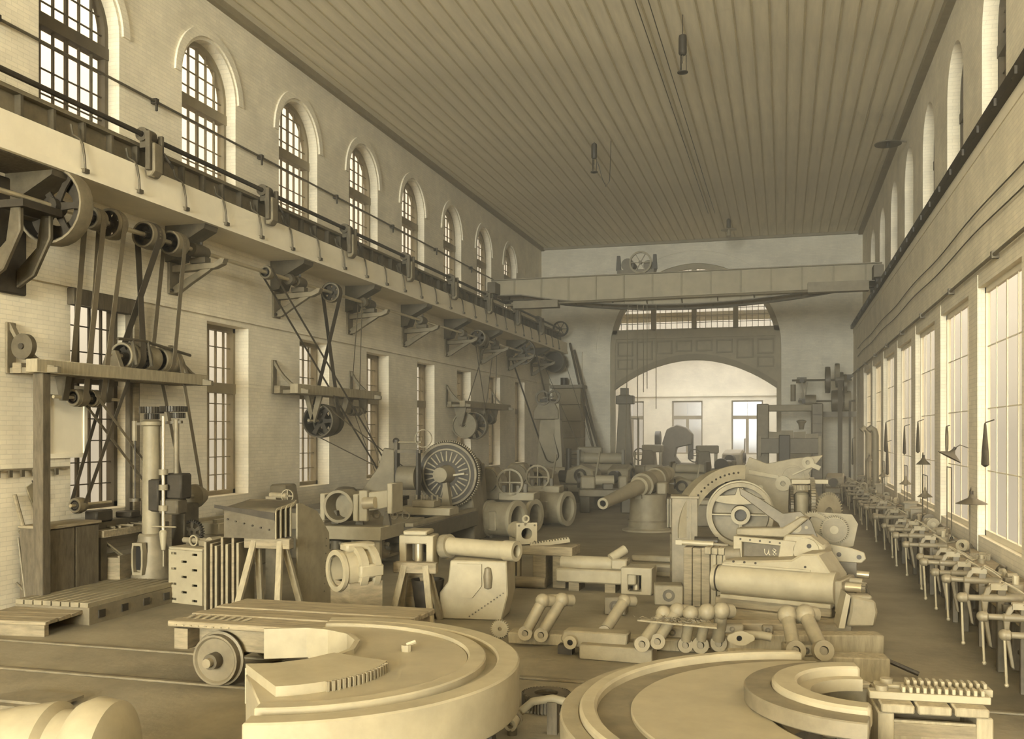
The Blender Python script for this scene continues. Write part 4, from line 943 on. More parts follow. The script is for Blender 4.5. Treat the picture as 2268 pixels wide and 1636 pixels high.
# portal steady left of the faceplate
pg = at(893, 1100, D=25.0); po = thing('portal_frame', 'dark upright machine frame with rods left of the faceplate', 'frame', (-10.3, 23.6, 0))
MB().prism([(-.75, 0), (.35, 0), (.35, 2.55), (.05, 2.6), (-.1, 2.1), (-.75, 1.25)], 'y', -.06, .06).obj('side_plate', 'iron_grey', po, bevel=.02)
for x in (.42, 1.02): MB().box(x - .03, x + .03, -.1, .1, 0, 2.55).obj('upright', 'iron_black', po)
MB().box(.38, 1.1, -.08, .08, 2.46, 2.55).obj('cross_bar', 'iron', po); MB().cyl((.4, 0, 2.75), (1.1, 0, 2.75), .03).obj('screw', 'casting', po); MB().sph((.38, 0, 2.78), .09).obj('knob', 'iron_black', po)
MB().ring((1.2, -.1, 2.85), 'y', .24, .22, .03, 28).obj('hand_ring', 'casting', po); MB().cyl((.45, .1, 1.8), (.95, .1, 1.8), .32, n=26).obj('drum', 'iron_grey', po); MB().box(.35, .45, -.08, .08, 2.5, 2.8).obj('post', 'iron', po)
pulley(po, (-.75, 1.95, 2.05), .17, .2, nsp=4); MB().bar((-.7, 0.05, 1.2), (-.8, 1.9, 1.95), .1, .1).obj('pulley_arm', 'iron', po)
pk = thing('lathe_bed', 'long pale machine bed behind the surface table', 'machine bed', (-10.9, 23.0, 0))
MB().box(-.5, .5, -2.6, 2.6, .7, 1.1).obj('bed', 'casting', pk, bevel=.02); MB().box(-.55, .55, -2.6, 2.6, 1.1, 1.2).obj('top_rail', 'iron', pk)
for y in (-2.1, 0, 2.1): MB().box(-.45, .45, y - .3, y + .3, 0, .7).obj('leg', 'iron_grey', pk)
MB().box(-.6, .6, .4, 1.3, 1.2, 1.45).obj('saddle', 'iron_grey', pk, bevel=.02); MB().lathe([(.12, 1.2), (.3, 1.3), (.34, 1.5), (.2, 1.6), (.08, 1.62)], (.1, -.6, 0), 'z', 22).obj('chuck', 'iron', pk)
MB().box(.5, .56, -2.5, 2.5, .78, .84).obj('feed_rod', 'bright_steel', pk)
# turret machines and slotter beyond
for i, (u, v, D, lab) in enumerate(((1150, 1090, 33, 'far lathe with a round chuck and gear wheels behind the faceplate'), (1085, 1110, 29.5, 'short lathe headstock with domed cover right of the faceplate'))):
    q = at(u, v, D=D); m_ = thing('engine_lathe', lab, 'lathe', (q.x, q.y, 0), .05)
    MB().box(-.5, 1.1, -.5, .5, 0, .95).obj('base', 'iron', m_, bevel=.03)
    MB().prism([(-.5, .95), (.5, .95), (.45, 1.6), (.2, 1.95), (-.25, 1.95), (-.5, 1.5)], 'y', -.4, .4).obj('headstock', 'casting', m_, bevel=.04)
    MB().cyl((0, -.55, 1.55), (0, .5, 1.55), .36, n=26).obj('chuck', 'iron_grey', m_); MB().ring((.75, -.5, 1.5), 'y', .42, .36, .1, 30).obj('hand_wheel', 'casting', m_)
    MB().bar((.4, -.5, 1.5), (1.1, -.5, 1.5), .05, .04).bar((.75, -.5, 1.15), (.75, -.5, 1.85), .05, .04).obj('spoke', 'casting', m_)
    MB().box(.4, 1.5, -.55, .4, .95, 1.2).obj('carriage', 'pale_casting', m_, bevel=.03)
    for k in range(4): MB().box(.5 + k * .22, .6 + k * .22, -.45, -.3, 1.2, 1.4 + .05 * (k % 2)).obj('tool_post', 'iron', m_)

wl = thing('long_lathe', 'long pale lathe bed along the left wall under the second window', 'lathe', (-11.75, 19.3, 0))
MB().box(-.35, .35, -1.7, 2.0, .85, 1.1).obj('bed', 'pale_casting', wl, bevel=.02); MB().box(-.3, -.2, -1.7, 2.0, 1.1, 1.17).obj('bed_way', 'pale_steel', wl); MB().box(.2, .3, -1.7, 2.0, 1.1, 1.17).obj('bed_way', 'pale_steel', wl)
MB().box(-.3, .3, -1.7, 2.0, .55, .85).obj('rib_panel', 'casting', wl)
for y in (-1.4, .2, 1.7): MB().box(-.3, .3, y - .2, y + .2, 0, .55).obj('leg', 'iron_grey', wl, bevel=.02)
MB().box(-.4, .42, -.4, .2, 1.17, 1.32).obj('carriage', 'iron_grey', wl, bevel=.02); MB().cyl((.42, -.1, 1.0), (.47, -.1, 1.0), .15, n=20).obj('hand_wheel', 'iron', wl)
MB().prism([(-.3, 1.17), (.3, 1.17), (.2, 1.75), (-.2, 1.75)], 'y', 1.3, 1.9).obj('headstock', 'iron_grey', wl, bevel=.04)

tsr = thing('timber_surround', 'dark timber post and header framing the first lower window', 'window surround', (XLL, 15.24, 0))
MB().box(.005, .12, .62, .92, 1.1, 5.5).obj('post', 'timber_dark', tsr, bevel=.01); MB().box(.005, .16, -.95, .98, 5.3, 5.6).obj('header', 'timber_dark', tsr, bevel=.01); MB().box(.12, .16, .70, .84, 1.1, 5.3).obj('post_strip', 'timber', tsr)

# ================================================================== FOREGROUND
# flat rail truck
ct = thing('rail_truck', 'low flat rail truck with worn timber deck and plate wheels', 'truck', (-6.0, 10.57, 0))
for i in range(7):
    z_ = .78 + random.uniform(-.008, .008)
    MB().box(-.98 + random.uniform(-.04, .04), 1.75, -.82 + i * .235, -.82 + i * .235 + .222, z_ - .07, z_).obj('deck_plank', 'timber_long', ct, bevel=.012)
MB().box(-.95, 1.7, -.56, -.42, .40, .71).obj('side_sill', 'timber_long', ct, bevel=.012); MB().box(-.95, 1.7, .42, .56, .40, .71).obj('side_sill', 'timber_long', ct, bevel=.012)
[MB().box(a, a + .18, -.8, .8, .45, .69).obj('end_sill', 'timber', ct) for a in (-.93, 1.5)]
for k in range(8): MB().bar((-.9 + k * .1, -.83, .735), (-.86 + k * .11, -.5, .80), .035, .012).obj('splinter', 'timber_pale', ct)
for x in (-.42, 1.25):
    MB().cyl((x, -.8, .30), (x, .8, .30), .055, n=12).obj('axle', 'iron_black', ct)
    for y, s in ((-.72, -1), (.56, 1)):
        w_ = MB().lathe([(.06, .05), (.23, .045), (.25, .02), (.272, .02), (.275, .1), (.302, .11), (.302, .135), (.25, .135), (.23, .08), (.06, .075)], (0, 0, 0), 'y', 36, close=True).obj('wheel', 'iron_grey', ct); w_.location = (x, y - .05, .33); w_.scale = (1.08, 1, 1.08)
        MB().cyl((0, -.08, 0), (0, .14, 0), .085, .09, 18).obj('hub', 'iron', w_); MB().cyl((0, -.15, 0), (0, -.07, 0), .05, n=14).obj('axle_end', 'casting', w_)
MB().cyl((.2, -.62, .58), (.2, -.55, .58), .05, n=10).obj('bolt_washer', 'iron', ct)
for x in (-.42, 1.25): MB().box(x - .12, x + .12, -.54, -.46, .24, .42).obj('axle_guard', 'iron', ct)

# big C-shaped mounting ring on trestles, opening to the left
def c_ring(name, label, C, R, ri, Ci, zt, th, open_dir, cut, mats, rim=.22, teeth=None):
    """ring plate with an off-centre round opening; everything beyond the cut line is left out"""
    t_ = thing(name, label, 'mounting ring', (C[0], C[1], 0))
    a0 = math.atan2(open_dir[1], open_dir[0]); n = 60
    def solve(ro, half):  # outline angles of the kept arc
        return [a0 + half + (2 * PI - 2 * half) * i / n for i in range(n + 1)]
    half_o, half_i = cut
    oa = solve(R, half_o); ia = solve(ri, half_i)
    O = [(R * math.cos(a), R * math.sin(a)) for a in oa]; I = [(Ci[0] - C[0] + ri * math.cos(a), Ci[1] - C[1] + ri * math.sin(a)) for a in ia]
    def band(f0, f1, z0, z1):
        mb = MB(); A = [(o[0] + (i[0] - o[0]) * f0, o[1] + (i[1] - o[1]) * f0) for o, i in zip(O, I)]; B = [(o[0] + (i[0] - o[0]) * f1, o[1] + (i[1] - o[1]) * f1) for o, i in zip(O, I)]
        vs = [(*p, z) for z in (z0, z1) for q in (A, B) for p in q]; m = n + 1; fs = []
        for k in range(n):
            fs += [(k, k + 1, m + k + 1, m + k), (2 * m + k + 1, 2 * m + k, 3 * m + k, 3 * m + k + 1), (k + 1, k, 2 * m + k, 2 * m + k + 1), (m + k, m + k + 1, 3 * m + k + 1, 3 * m + k)]
        fs += [(0, m, 3 * m, 2 * m), (n, 2 * m + n, 3 * m + n, m + n)]
        return mb.add(vs, fs)
    return t_, band
C1 = Vector((-4.12, 7.72)); R1 = 1.92
c1 = thing('mounting_ring', 'huge pale half-round mounting ring on stands with a slot open to the left', 'mounting ring', (C1.x, C1.y, 0))
def arc_(r, a0, a1, n=48): return [(r * math.cos(math.radians(a0 + (a1 - a0) * i / n)), r * math.sin(math.radians(a0 + (a1 - a0) * i / n))) for i in range(n + 1)]
slot = [(-4.66, 8.78), (-4.4, 8.75), (-4.12, 8.62), (-3.92, 8.38), (-3.81, 8.03), (-3.84, 7.72), (-3.97, 7.42), (-4.16, 7.22), (-4.37, 7.14)]
slot = [(x - C1.x, y - C1.y) for x, y in slot]
def band(r0, r1, z0, z1, a0=-75, a1=110):
    mb = MB(); A = arc_(r0, a0, a1); B = arc_(r1, a0, a1); m = len(A); vs = [(*p, z) for z in (z0, z1) for q in (A, B) for p in q]; fs = []
    for k in range(m - 1): fs += [(k, k + 1, m + k + 1, m + k), (2 * m + k + 1, 2 * m + k, 3 * m + k, 3 * m + k + 1), (k + 1, k, 2 * m + k, 2 * m + k + 1), (m + k, m + k + 1, 3 * m + k + 1, 3 * m + k)]
    return mb.add(vs, fs + [(0, m, 3 * m, 2 * m), (m - 1, 3 * m - 1, 4 * m - 1, 2 * m - 1)])
MB().prism(arc_(1.46, -75, 110) + slot, 'z', .56, .97).obj('plate', 'pale_steel', c1, bevel=.012)
band(1.46, 1.62, .56, 1.0).obj('roller_path', 'pale_casting', c1, bevel=.012); band(1.62, 1.72, .56, .93).obj('groove', 'casting', c1); band(1.72, R1, .56, .98).obj('outer_rim', 'pale_casting', c1, bevel=.015)
cl_ = MB(); W1 = [(-5.05 - C1.x, 8.6 - C1.y)] + slot
for k in range(len(W1) - 1): cl_.bar((*W1[k], .87), (*W1[k + 1], .87), .05, .30)
cl_.obj('slot_wall', 'pale_casting', c1)
step = arc_(.95, -62, 10, 20); cs_ = Vector((-4.2 - C1.x, 7.4 - C1.y))
MB().prism([(x + cs_.x, y + cs_.y) for x, y in step] + [slot[-4], slot[-3], slot[-2], slot[-1]], 'z', .97, 1.05).obj('toothed_step', 'pale_casting', c1)
for i in range(16):
    a = math.radians(-38 + i * 2.9); o = MB().box(-.005, .03, -.011, .011, .97, 1.05).obj('tooth', 'casting', c1); o.location = (cs_.x + .95 * math.cos(a), cs_.y + .95 * math.sin(a), 0); o.rotation_euler.z = a
MB().cyl((.75, .55, .965), (.75, .55, 1.03), .05, n=10).cyl((.75, .55, 1.03), (.83, .58, 1.06), .02, n=6).obj('lug', 'pale_casting', c1)
for (x, y) in ((1.35, -.8), (.3, 1.3), (.55, -1.35), (1.5, .5)):
    MB().prism([(-.16, 0), (.16, 0), (.06, .56), (-.06, .56)], 'y', -.06, .06).obj('stand', 'iron_black', c1).location = (x, y, 0)

R2 = 2.15; C2 = (.42, 7.75)
c2_, band = c_ring('mounting_ring', 'huge pale ring plate with raised double rim at the right foreground', C2, R2, 1.0, (.95, 7.75), .85, .3, (1, .12), (1.62, 1.62), None)
band(0, .09, .5, .82).obj('outer_rim', 'casting', c2_, bevel=.012); band(.09, .17, .5, .87).obj('raised_rim', 'pale_casting', c2_, bevel=.02); band(.17, .33, .5, .80).obj('groove', 'iron_grey', c2_)
band(.33, .96, .5, .835).obj('plate', 'pale_steel', c2_, bevel=.01); band(.96, 1, .5, .80).obj('inner_lip', 'casting', c2_)
for (x, y) in ((-1.6, .3), (-.9, 1.6), (-.9, -1.5), (-.2, 1.9)):
    MB().prism([(-.16, 0), (.16, 0), (.08, .5), (-.08, .5)], 'y', -.07, .07).obj('stand', 'timber_dark', c2_).location = (x, y, 0)
C3 = (.62, 8.02)
c3_, band = c_ring('half_ring', 'smaller half ring with dark outer band and bright inner step beside the stool', C3, .93, .45, (.66, 8.02), .9, .2, (1, 0), (1.62, 1.62), None)
band(0, .42, .84, .97).obj('outer_band', 'iron_grey', c3_, bevel=.01); band(.42, .8, .84, 1.02).obj('step', 'pale_casting', c3_, bevel=.02); band(.8, 1, .84, .94).obj('inner_lip', 'pale_steel', c3_)
for (x, y) in ((-.6, .35), (-.6, -.4)): MB().box(-.08, .08, -.08, .08, .835, .84).obj('packing', 'timber', c3_).location = (x, y, 0)
MB().box(-.25, -.1, -.75, -.6, 0, .84).obj('stand', 'timber_dark', c3_)

# stool with toothed racks
sx_, sy_ = 1.12, 8.35
so = thing('timber_stool', 'short heavy timber stool in the right foreground', 'stool', (sx_, sy_, 0), .06)
for i in range(3): MB().box(-.40 + i * .27, -.14 + i * .27 - .012, -.32, .32, .80, .87).obj('top_plank', 'timber_pale', so, bevel=.012)
MB().box(-.38, .4, -.28, -.24, .62, .72).obj('apron', 'timber', so); MB().box(-.38, .4, .24, .28, .55, .76).obj('apron', 'timber', so)
MB().box(-.42, -.3, -.3, .3, 0, .80).obj('side_board', 'timber_pale', so, bevel=.012); MB().box(.3, .42, -.3, .3, 0, .80).obj('side_board', 'timber_pale', so, bevel=.012); MB().box(-.3, .3, -.27, -.235, .0, .74).obj('front_board', 'timber_pale', so)
for k, (dy, dx, z) in enumerate(((-.12, 0, .87), (.12, .06, .87))):
    r_ = thing('gear_rack', ['front toothed rack bar lying on the foreground stool', 'rear toothed rack bar lying on the foreground stool'][k], 'rack', (sx_ + dx, sy_ + dy, z), .06, group='racks on the stool')
    MB().box(-.46, .44, -.06, .06, 0, .06).obj('bar', 'pale_casting', r_, bevel=.006)
    tq = MB().box(-.014, .014, -.055, .055, .06, .105).obj('tooth', 'pale_steel', r_, bevel=.005); tq.location.x = -.2
    for i in range(1, 12): put(tq, r_, (-.2 + i * .053, 0, 0))
    MB().cyl((-.36, 0, .06), (-.36, 0, .10), .05, n=14).obj('eye', 'casting', r_)

# gear on the floor, bent pipe
p = at(1210, 1548, Z=.1); ge = thing('spur_gear', 'dark spur gear lying flat on the floor between the two rings', 'gear', (p.x, p.y, 0))
MB().gear((0, 0, .09), 'z', .27, 44, .03, .17, .13).obj('rim', 'iron', ge); MB().ring((0, 0, .09), 'z', .135, .06, .1, 24).obj('hub', 'iron_black', ge)
a_ = at(1134, 1600, Z=.12); b_ = at(1150, 1578, Z=.16); c_ = at(1180, 1553, Z=.3); d_ = at(1225, 1546, Z=.35); e_ = at(1262, 1556, Z=.33)
hp = thing('bent_pipe', 'bent pale pipe with flanged nozzle between the two big rings', 'pipe', (a_.x, a_.y, 0))
MB().tube([q - Vector((a_.x, a_.y, 0)) for q in (a_, b_, c_, d_, e_)], .04, 12).obj('pipe', 'pale_casting', hp)
dv = (b_ - a_).normalized(); A0 = Vector((0, 0, a_.z))
MB().pipe(A0 - dv * .06, A0 + dv * .06, .065, .035, 16).obj('nozzle', 'pale_casting', hp); MB().ring(A0 + dv * .1, dv, .075, .03, .04, 16).obj('flange', 'iron_grey', hp); MB().cyl(A0, A0 + dv * .03, .034).obj('bore_shade', 'bore_black', hp)
MB().box(d_.x - a_.x - .05, d_.x - a_.x + .05, d_.y - a_.y - .05, d_.y - a_.y + .05, 0, d_.z - .03).obj('rest', 'timber_dark', hp); MB().cyl((0, 0, 0), (0, 0, .07), .05).obj('rest', 'iron', hp)

# turned casting at the bottom left
tc_ = thing('turned_casting', 'large pale cone-shaped casting cut by the bottom left edge', 'casting', (-5.25, 6.0, 0), .22)
MB().lathe([(.05, -1.1), (.28, -1.05), (.42, -.35), (.46, -.05), (.40, .0), (.40, .12), (.46, .16), (.50, .26), (.47, .42), (.3, .5), (.05, .5)], (0, 0, .5), 'x', 40).obj('body', 'pale_casting', tc_)
MB().box(-.9, .4, -.25, .25, 0, .14).obj('cradle', 'timber_dark', tc_)
p = at(60, 1560, Z=.05); tag(MB().box(-.5, .4, -.2, .25, 0, .05).box(-.3, .5, -.1, .3, .05, .08).obj('scrap_plate', 'iron_grey'), 'flat scrap plates on the floor at the bottom left corner', 'plate').location = (p.x - .1, p.y + .1, 0)

# ------------------------------------------------------------------ floor boards, links and castings between rings and carriage
def link(label, A, B, r=.06, br=.1, m='casting', bent=True):
    """link rod with an eye at the foot and a ball elbow at the head"""
    A = Vector(A); B = Vector(B); t_ = thing('link_rod', label, 'link', A, group='link rods laid out on the floor'); d = B - A; u = d.normalized()
    MB().tube([Vector((0, 0, 0)) + u * br * .7, d * .5, d - u * br * .6], r * 1.15, 12).obj('rod', m, t_)
    s = Vector((0, 0, 0)); side = u.cross(Vector((0, 1, 0))).normalized()
    MB().ring(s, Vector((.25, -1, .2)), br, br * .45, br * 1.1, 20).obj('eye', m, t_); MB().cyl(s - Vector((0, br * .45, 0)), s + Vector((0, br * .4, 0)), br * .46, n=12).obj('pin', 'iron_grey', t_)
    MB().sph(d, br * 1.05).obj('ball_head', m, t_)
    if bent: MB().cyl(d, d + Vector((.12, .12, -.02)), br * .85, n=14).obj('elbow', m, t_)
    return t_
# timber runners they lie on
for i, (u0, v0, u1, v1, w, z, m) in enumerate(((1130, 1395, 1560, 1415, .3, .16, 'timber_pale'), (1290, 1420, 1450, 1432, .35, .2, 'casting'), (1590, 1400, 1950, 1402, .3, .3, 'timber_pale'), (1610, 1440, 1965, 1452, .32, .3, 'timber_pale'), (1560, 1375, 1880, 1378, .3, .36, 'timber'))):
    a_ = at(u0, v0, Z=z); b_ = at(u1, v1, Z=z); L_ = (b_ - a_).length; ang = math.atan2(b_.y - a_.y, b_.x - a_.x)
    o = tag(MB().box(0, L_, -w / 2, w / 2, 0, z).obj('timber_runner', m, bevel=.015), ['long low timber board behind the left mounting ring', 'pale low casting block under the single link rod', 'upper long timber board at the right before the carriage', 'lowest long timber board behind the right mounting ring', 'timber board right under the big carriage'][i], 'timber', 'timber boards under the links'); o.location = (a_.x, a_.y, 0); o.rotation_euler.z = ang
LK = [('left arm of the pair of leaning link rods in the centre', (1163, 1402, .18), (1202, 1330, .62), .07, .1), ('right arm of the pair of leaning link rods in the centre', (1198, 1406, .16), (1245, 1328, .62), .07, .1),
      ('single link rod leaning on the low casting block', (1337, 1400, .27), (1383, 1330, .62), .07, .09),
      ('leftmost link rod of the cluster with an eye to the camera', (1421, 1426, .28), (1470, 1358, .62), .065, .1), ('second link rod of the cluster from the left', (1455, 1420, .3), (1500, 1352, .66), .065, .1),
      ('third link rod of the cluster, under the swarf board', (1517, 1428, .2), (1530, 1358, .64), .06, .1), ('fourth link rod of the cluster from the left', (1550, 1428, .2), (1566, 1355, .66), .06, .11), ('fifth link rod of the cluster, standing upright', (1590, 1424, .2), (1598, 1352, .68), .075, .11),
      ('left of the two separate link rods behind the right ring', (1760, 1440, .38), (1744, 1362, .72), .075, .12), ('right of the two separate link rods with a round eye', (1822, 1440, .42), (1783, 1360, .74), .075, .12)]
for (lab, a, b, r, br_) in LK: link(lab, at(a[0], a[1], Z=a[2]), at(b[0], b[1], Z=b[2]), r, br_)
p = at(1225, 1325, Z=.6); fk = tag(MB().bar(at(1200, 1328, Z=.6) - p, at(1252, 1326, Z=.6) - p, .16, .14).obj('coupling_block', 'pale_casting', bevel=.04), 'rounded head block joining the pair of leaning link rods', 'coupling'); fk.location = p
a_ = at(1505, 1378, Z=.56); sw = thing('swarf_board', 'ragged board heaped with metal shavings across the link rods', 'board', (a_.x, a_.y, a_.z), -.1)
MB().prism([(-.55, -.02), (.5, -.14), (.46, .12), (-.1, .16), (-.45, .1)], 'z', -.02, .0).obj('board', 'timber_pale', sw); hp_ = MB()
for i in range(160): hp_.cb(random.gauss(-.05, .2), random.gauss(.02, .05), random.uniform(0, .05), .05, .008, .006, rz=random.uniform(0, 3.1), ry=random.uniform(-.5, .5))
o = hp_.obj('shavings', 'iron_grey', sw, smooth=0); o['kind'] = 'stuff'
# bench casting on feet, half gear, flanged pipe, small blocks
p = at(1325, 1452, Z=0); bcst = thing('bracket_casting', 'low cast bracket on two feet with a pierced end on the floor', 'casting', (p.x, p.y, 0), -.02)
MB().prism([(-.5, .22), (-.42, .12), (.1, .1), (.2, .0), (.34, .0), (.4, .12), (.42, .34), (-.45, .34)], 'y', -.12, .16).obj('body', 'casting', bcst, bevel=.02); MB().ring((-.34, -.16, .2), 'y', .09, .04, .1, 20).obj('eye', 'pale_casting', bcst); MB().cyl((-.34, -.2, .2), (-.34, -.1, .2), .04, n=14).obj('bore_shade', 'bore_black', bcst); MB().box(-.55, -.35, -.05, .12, 0, .12).obj('foot', 'iron_black', bcst)
p = at(1108, 1398, Z=.1); hg = tag(MB().gear((0, 0, .14), 'y', .14, 26, .02, .05, .03).obj('toothed_wheel', 'pale_casting'), 'small pale toothed wheel on edge behind the left mounting ring', 'gear'); hg.location = (p.x, p.y, 0)
p = at(1640, 1412, Z=.42); fp_ = thing('flanged_pipe', 'short curved pipe with an oval two-hole flange on the boards', 'pipe', (p.x, p.y, .32), .2)
ov = [(.17 * math.cos(a * PI / 12) * (1 if abs(math.sin(a * PI / 12)) < .5 else .8), .1 + .09 * math.sin(a * PI / 12)) for a in range(24)]; oi = [(.035 * math.cos(a * PI / 12) - .02, .1 + .035 * math.sin(a * PI / 12)) for a in range(24)]
MB().sheet(ov, oi, 'y', -.04, 0).obj('flange', 'pale_casting', fp_); MB().tube([(0, 0, .1), (.1, .15, .1), (.3, .22, .09), (.42, .2, .07)], .055, 12).obj('pipe', 'pale_casting', fp_); MB().cyl((-.02, -.02, .1), (-.02, .0, .1), .034).obj('bore_shade', 'bore_black', fp_)
p = at(1862, 1385, Z=.36); ec = thing('end_casting', 'rough pale end casting standing on the boards right of the link rods', 'casting', (p.x + .1, p.y + .1, .36), .15)
MB().prism([(-.05, 0), (.32, 0), (.36, .2), (.33, .36), (.02, .42), (.0, .2)], 'y', -.15, .15).obj('body', 'casting', ec, bevel=.03); MB().prism([(-.16, -.02), (-.08, -.02), (-.0, .42), (-.06, .46)], 'y', -.17, .17).obj('plate', 'pale_casting', ec); MB().box(.0, .3, -.1, .1, .36, .42).obj('lug', 'casting', ec, bevel=.02)
p = at(1960, 1455, Z=.2); tag(MB().cyl((0, 0, .22), (.5, -.1, .04), .03, n=8).obj('iron_rod', 'iron_black'), 'dark rod end sticking out past the lowest board at right', 'rod').location = (p.x - .12, p.y, 0)
for i, (u, v, z, sx2, sy2, sz2, lab) in enumerate(((1365, 1352, 0, .36, .3, .3, 'grey block standing behind the single link rod'), (1490, 1402, .16, .28, .2, .16, 'small pale block behind the leftmost link cluster'), (1700, 1395, .3, .14, .12, .12, 'small square pierced block on the upper board'), (1480, 1330, 0, .5, .4, .35, 'flat grey casting left of the timber baulk'), (1620, 1392, .36, .3, .16, .12, 'small grey block on the board under the carriage'), (1780, 1440, .3, .5, .22, .14, 'low box casting on the lowest board'))):
    q = at(u, v, Z=z + .05); o = thing('small_block', lab, 'block', (q.x, q.y, z), .05 * i)
    MB().box(-sx2 / 2, sx2 / 2, -sy2 / 2, sy2 / 2, 0, sz2).obj('body', 'casting' if i % 2 else 'iron_grey', o, bevel=.02); MB().ring((0, -sy2 / 2, sz2 * .5), 'y', sz2 * .3, sz2 * .16, .03, 16).obj('boss', 'iron', o)
# cradle parts on the floor in mid picture
p = at(1330, 1310, Z=0); cc2 = thing('recoil_cradle', 'pale long cradle casting with a square pocket lying on the floor', 'cradle', (p.x, p.y + .2, 0), -.03)
MB().box(-.85, .7, -.3, .3, .16, .42).obj('body', 'pale_casting', cc2, bevel=.03); MB().pipe((-.8, 0, .5), (.35, 0, .5), .14, .1, 20).obj('cylinder', 'pale_casting', cc2)
MB().sheet([(.42, 0), (1.0, 0), (1.0, .5), (.42, .5)], [(.55, .06), (.8, .06), (.8, .36), (.55, .36)], 'y', -.34, .2).obj('pocket_frame', 'pale_casting', cc2, bevel=.015); MB().box(.55, .8, .1, .14, .06, .36).obj('pocket_back', 'iron_black', cc2); MB().cyl((.67, -.1, .06), (.67, -.1, .36), .06, n=14).obj('roller', 'bright_steel', cc2)
MB().box(.2, .5, -.2, .2, .42, .62).obj('lug', 'pale_casting', cc2, bevel=.03); MB().cyl((.18, -.1, .62), (.42, .1, .78), .09, n=16).obj('trunnion', 'pale_casting', cc2); MB().box(-.6, -.4, -.25, .25, 0, .16).box(.1, .3, -.25, .25, 0, .16).obj('skid', 'timber', cc2)
p = at(1470, 1275, Z=0); sl2 = thing('slide_casting', 'flat pale slide casting with a long recess left of the timber baulk', 'casting', (p.x, p.y + .2, 0), -.05)
MB().box(-.75, .75, -.35, .35, 0, .26).obj('body', 'pale_casting', sl2, bevel=.03); MB().box(-.1, .5, -.36, -.34, .1, .2).obj('recess', 'iron_grey', sl2); MB().box(-.7, .2, -.1, .3, .26, .4).obj('step', 'casting', sl2, bevel=.03)

# ================================================================== CENTRE: gun, carriage parts
# three big flanged cylinders lying on the floor
for i, (u, v, D, r, L_, lab) in enumerate(((1112, 1178, 27.3, .54, 1.0, 'front flanged cylinder with an open round mouth behind the gun tube'), (1166, 1168, 29.0, .5, .55, 'middle flanged cylinder squeezed between its neighbours'), (1224, 1160, 31.0, .56, 1.05, 'rear flanged cylinder with the widest pale rim'))):
    q = at(u, v, Z=0); q = Vector((q.x * D / ((6342 / (v - 958))), q.y * D / ((6342 / (v - 958))), 0))
    t_ = thing('flanged_cylinder', lab, 'cylinder', (q.x, q.y, 0), -.28, 'flanged cylinders on the floor')
    MB().lathe([(r - .12, -L_ / 2), (r - .07, -L_ / 2), (r - .05, L_ / 2 - .1), (r - .05, L_ / 2), (r - .14, L_ / 2)], (0, 0, r), 'x', 40, close=True).obj('barrel', 'casting', t_)
    MB().lathe([(r - .15, -.06), (r, -.06), (r, .05), (r - .15, .05)], (L_ / 2, 0, r), 'x', 40, close=True).obj('rim', 'pale_casting', t_); MB().cyl((-L_ / 2 + .01, 0, r), (-L_ / 2 + .04, 0, r), r - .1, n=32).obj('inner_wall', 'iron', t_)
    MB().ring((-L_ / 2 + .1, 0, r), 'x', r - .02, r - .12, .1, 36).obj('band', 'casting', t_); MB().box(-.15, .1, -r + .04, -r + .1, r - .3, r + .25).obj('lug', 'casting', t_, bevel=.03)
    MB().box(-.3, -.2, -.2, .2, 0, .06).obj('chock', 'timber_dark', t_)

# gun on its pedestal
q = at(1430, 1178, Z=0); gp = thing('gun_pedestal', 'stout round gun pedestal on a wide base plate', 'pedestal', (q.x, q.y + .5, 0))
MB().lathe([(.78, 0), (.78, .05), (.66, .07), (.62, .1)], n=40).obj('base_plate', 'pale_casting', gp); MB().lathe([(.60, .1), (.60, .32), (.57, .34), (.54, .9), (.58, 1.12), (.45, 1.15)], n=40).obj('drum', 'casting', gp)
MB().lathe([(.605, .28), (.62, .28), (.62, .34), (.605, .34)], n=40, close=True).obj('band', 'iron_grey', gp)
MB().box(.3, .6, -.3, .3, 1.12, 1.5).obj('cheek', 'casting', gp, bevel=.04); MB().box(-.6, -.3, -.3, .3, 1.12, 1.45).obj('cheek', 'casting', gp, bevel=.04)
for x in (.62, .7): MB().box(x, x + .05, -.35, -.28, .15, 1.0).obj('side_rod', 'pale_casting', gp)
mz = at(1335, 1115, D=26.0); bz = at(1478, 1048, D=31.5); gb = thing('gun_barrel', 'long tapered gun barrel pointing at the camera over the pedestal', 'gun', mz)
d = bz - mz; Lg = d.length
MB().lathe([(.09, 0), (.155, 0), (.16, .06), (.15, .1), (.23, Lg * .5), (.29, Lg * .51), (.31, Lg * .62), (.31, Lg * .9), (.25, Lg * .95), (.25, Lg), (.09, Lg)], (0, 0, 0), d, 32, close=True).obj('tube', 'pale_casting', gb)
u_ = d.normalized(); MB().cyl(u_ * .06, u_ * .1, .092).obj('bore_shade', 'bore_black', gb); MB().ring(u_ * Lg * .6, u_, .37, .3, .5, 28).obj('cradle_ring', 'casting', gb); MB().ring(u_ * Lg * .8, u_, .36, .3, .3, 28).obj('cradle_ring', 'casting', gb)
MB().cyl(u_ * Lg * .96, u_ * Lg * 1.03, .26, .2, 24).obj('breech', 'pale_casting', gb); MB().bar(u_ * Lg * .5 + Vector((0, 0, -.3)), u_ * Lg * .85 + Vector((0, 0, -.3)), .2, .12).obj('recoil_cylinder', 'casting', gb)
MB().ring(u_ * Lg * .85 + Vector((.5, 0, -.2)), 'x', .16, .13, .03, 20).obj('hand_wheel', 'iron_black', gb); MB().bar(u_ * Lg * .85 + Vector((.2, 0, -.2)), u_ * Lg * .85 + Vector((.5, 0, -.2)), .05, .05).obj('wheel_shaft', 'iron', gb)

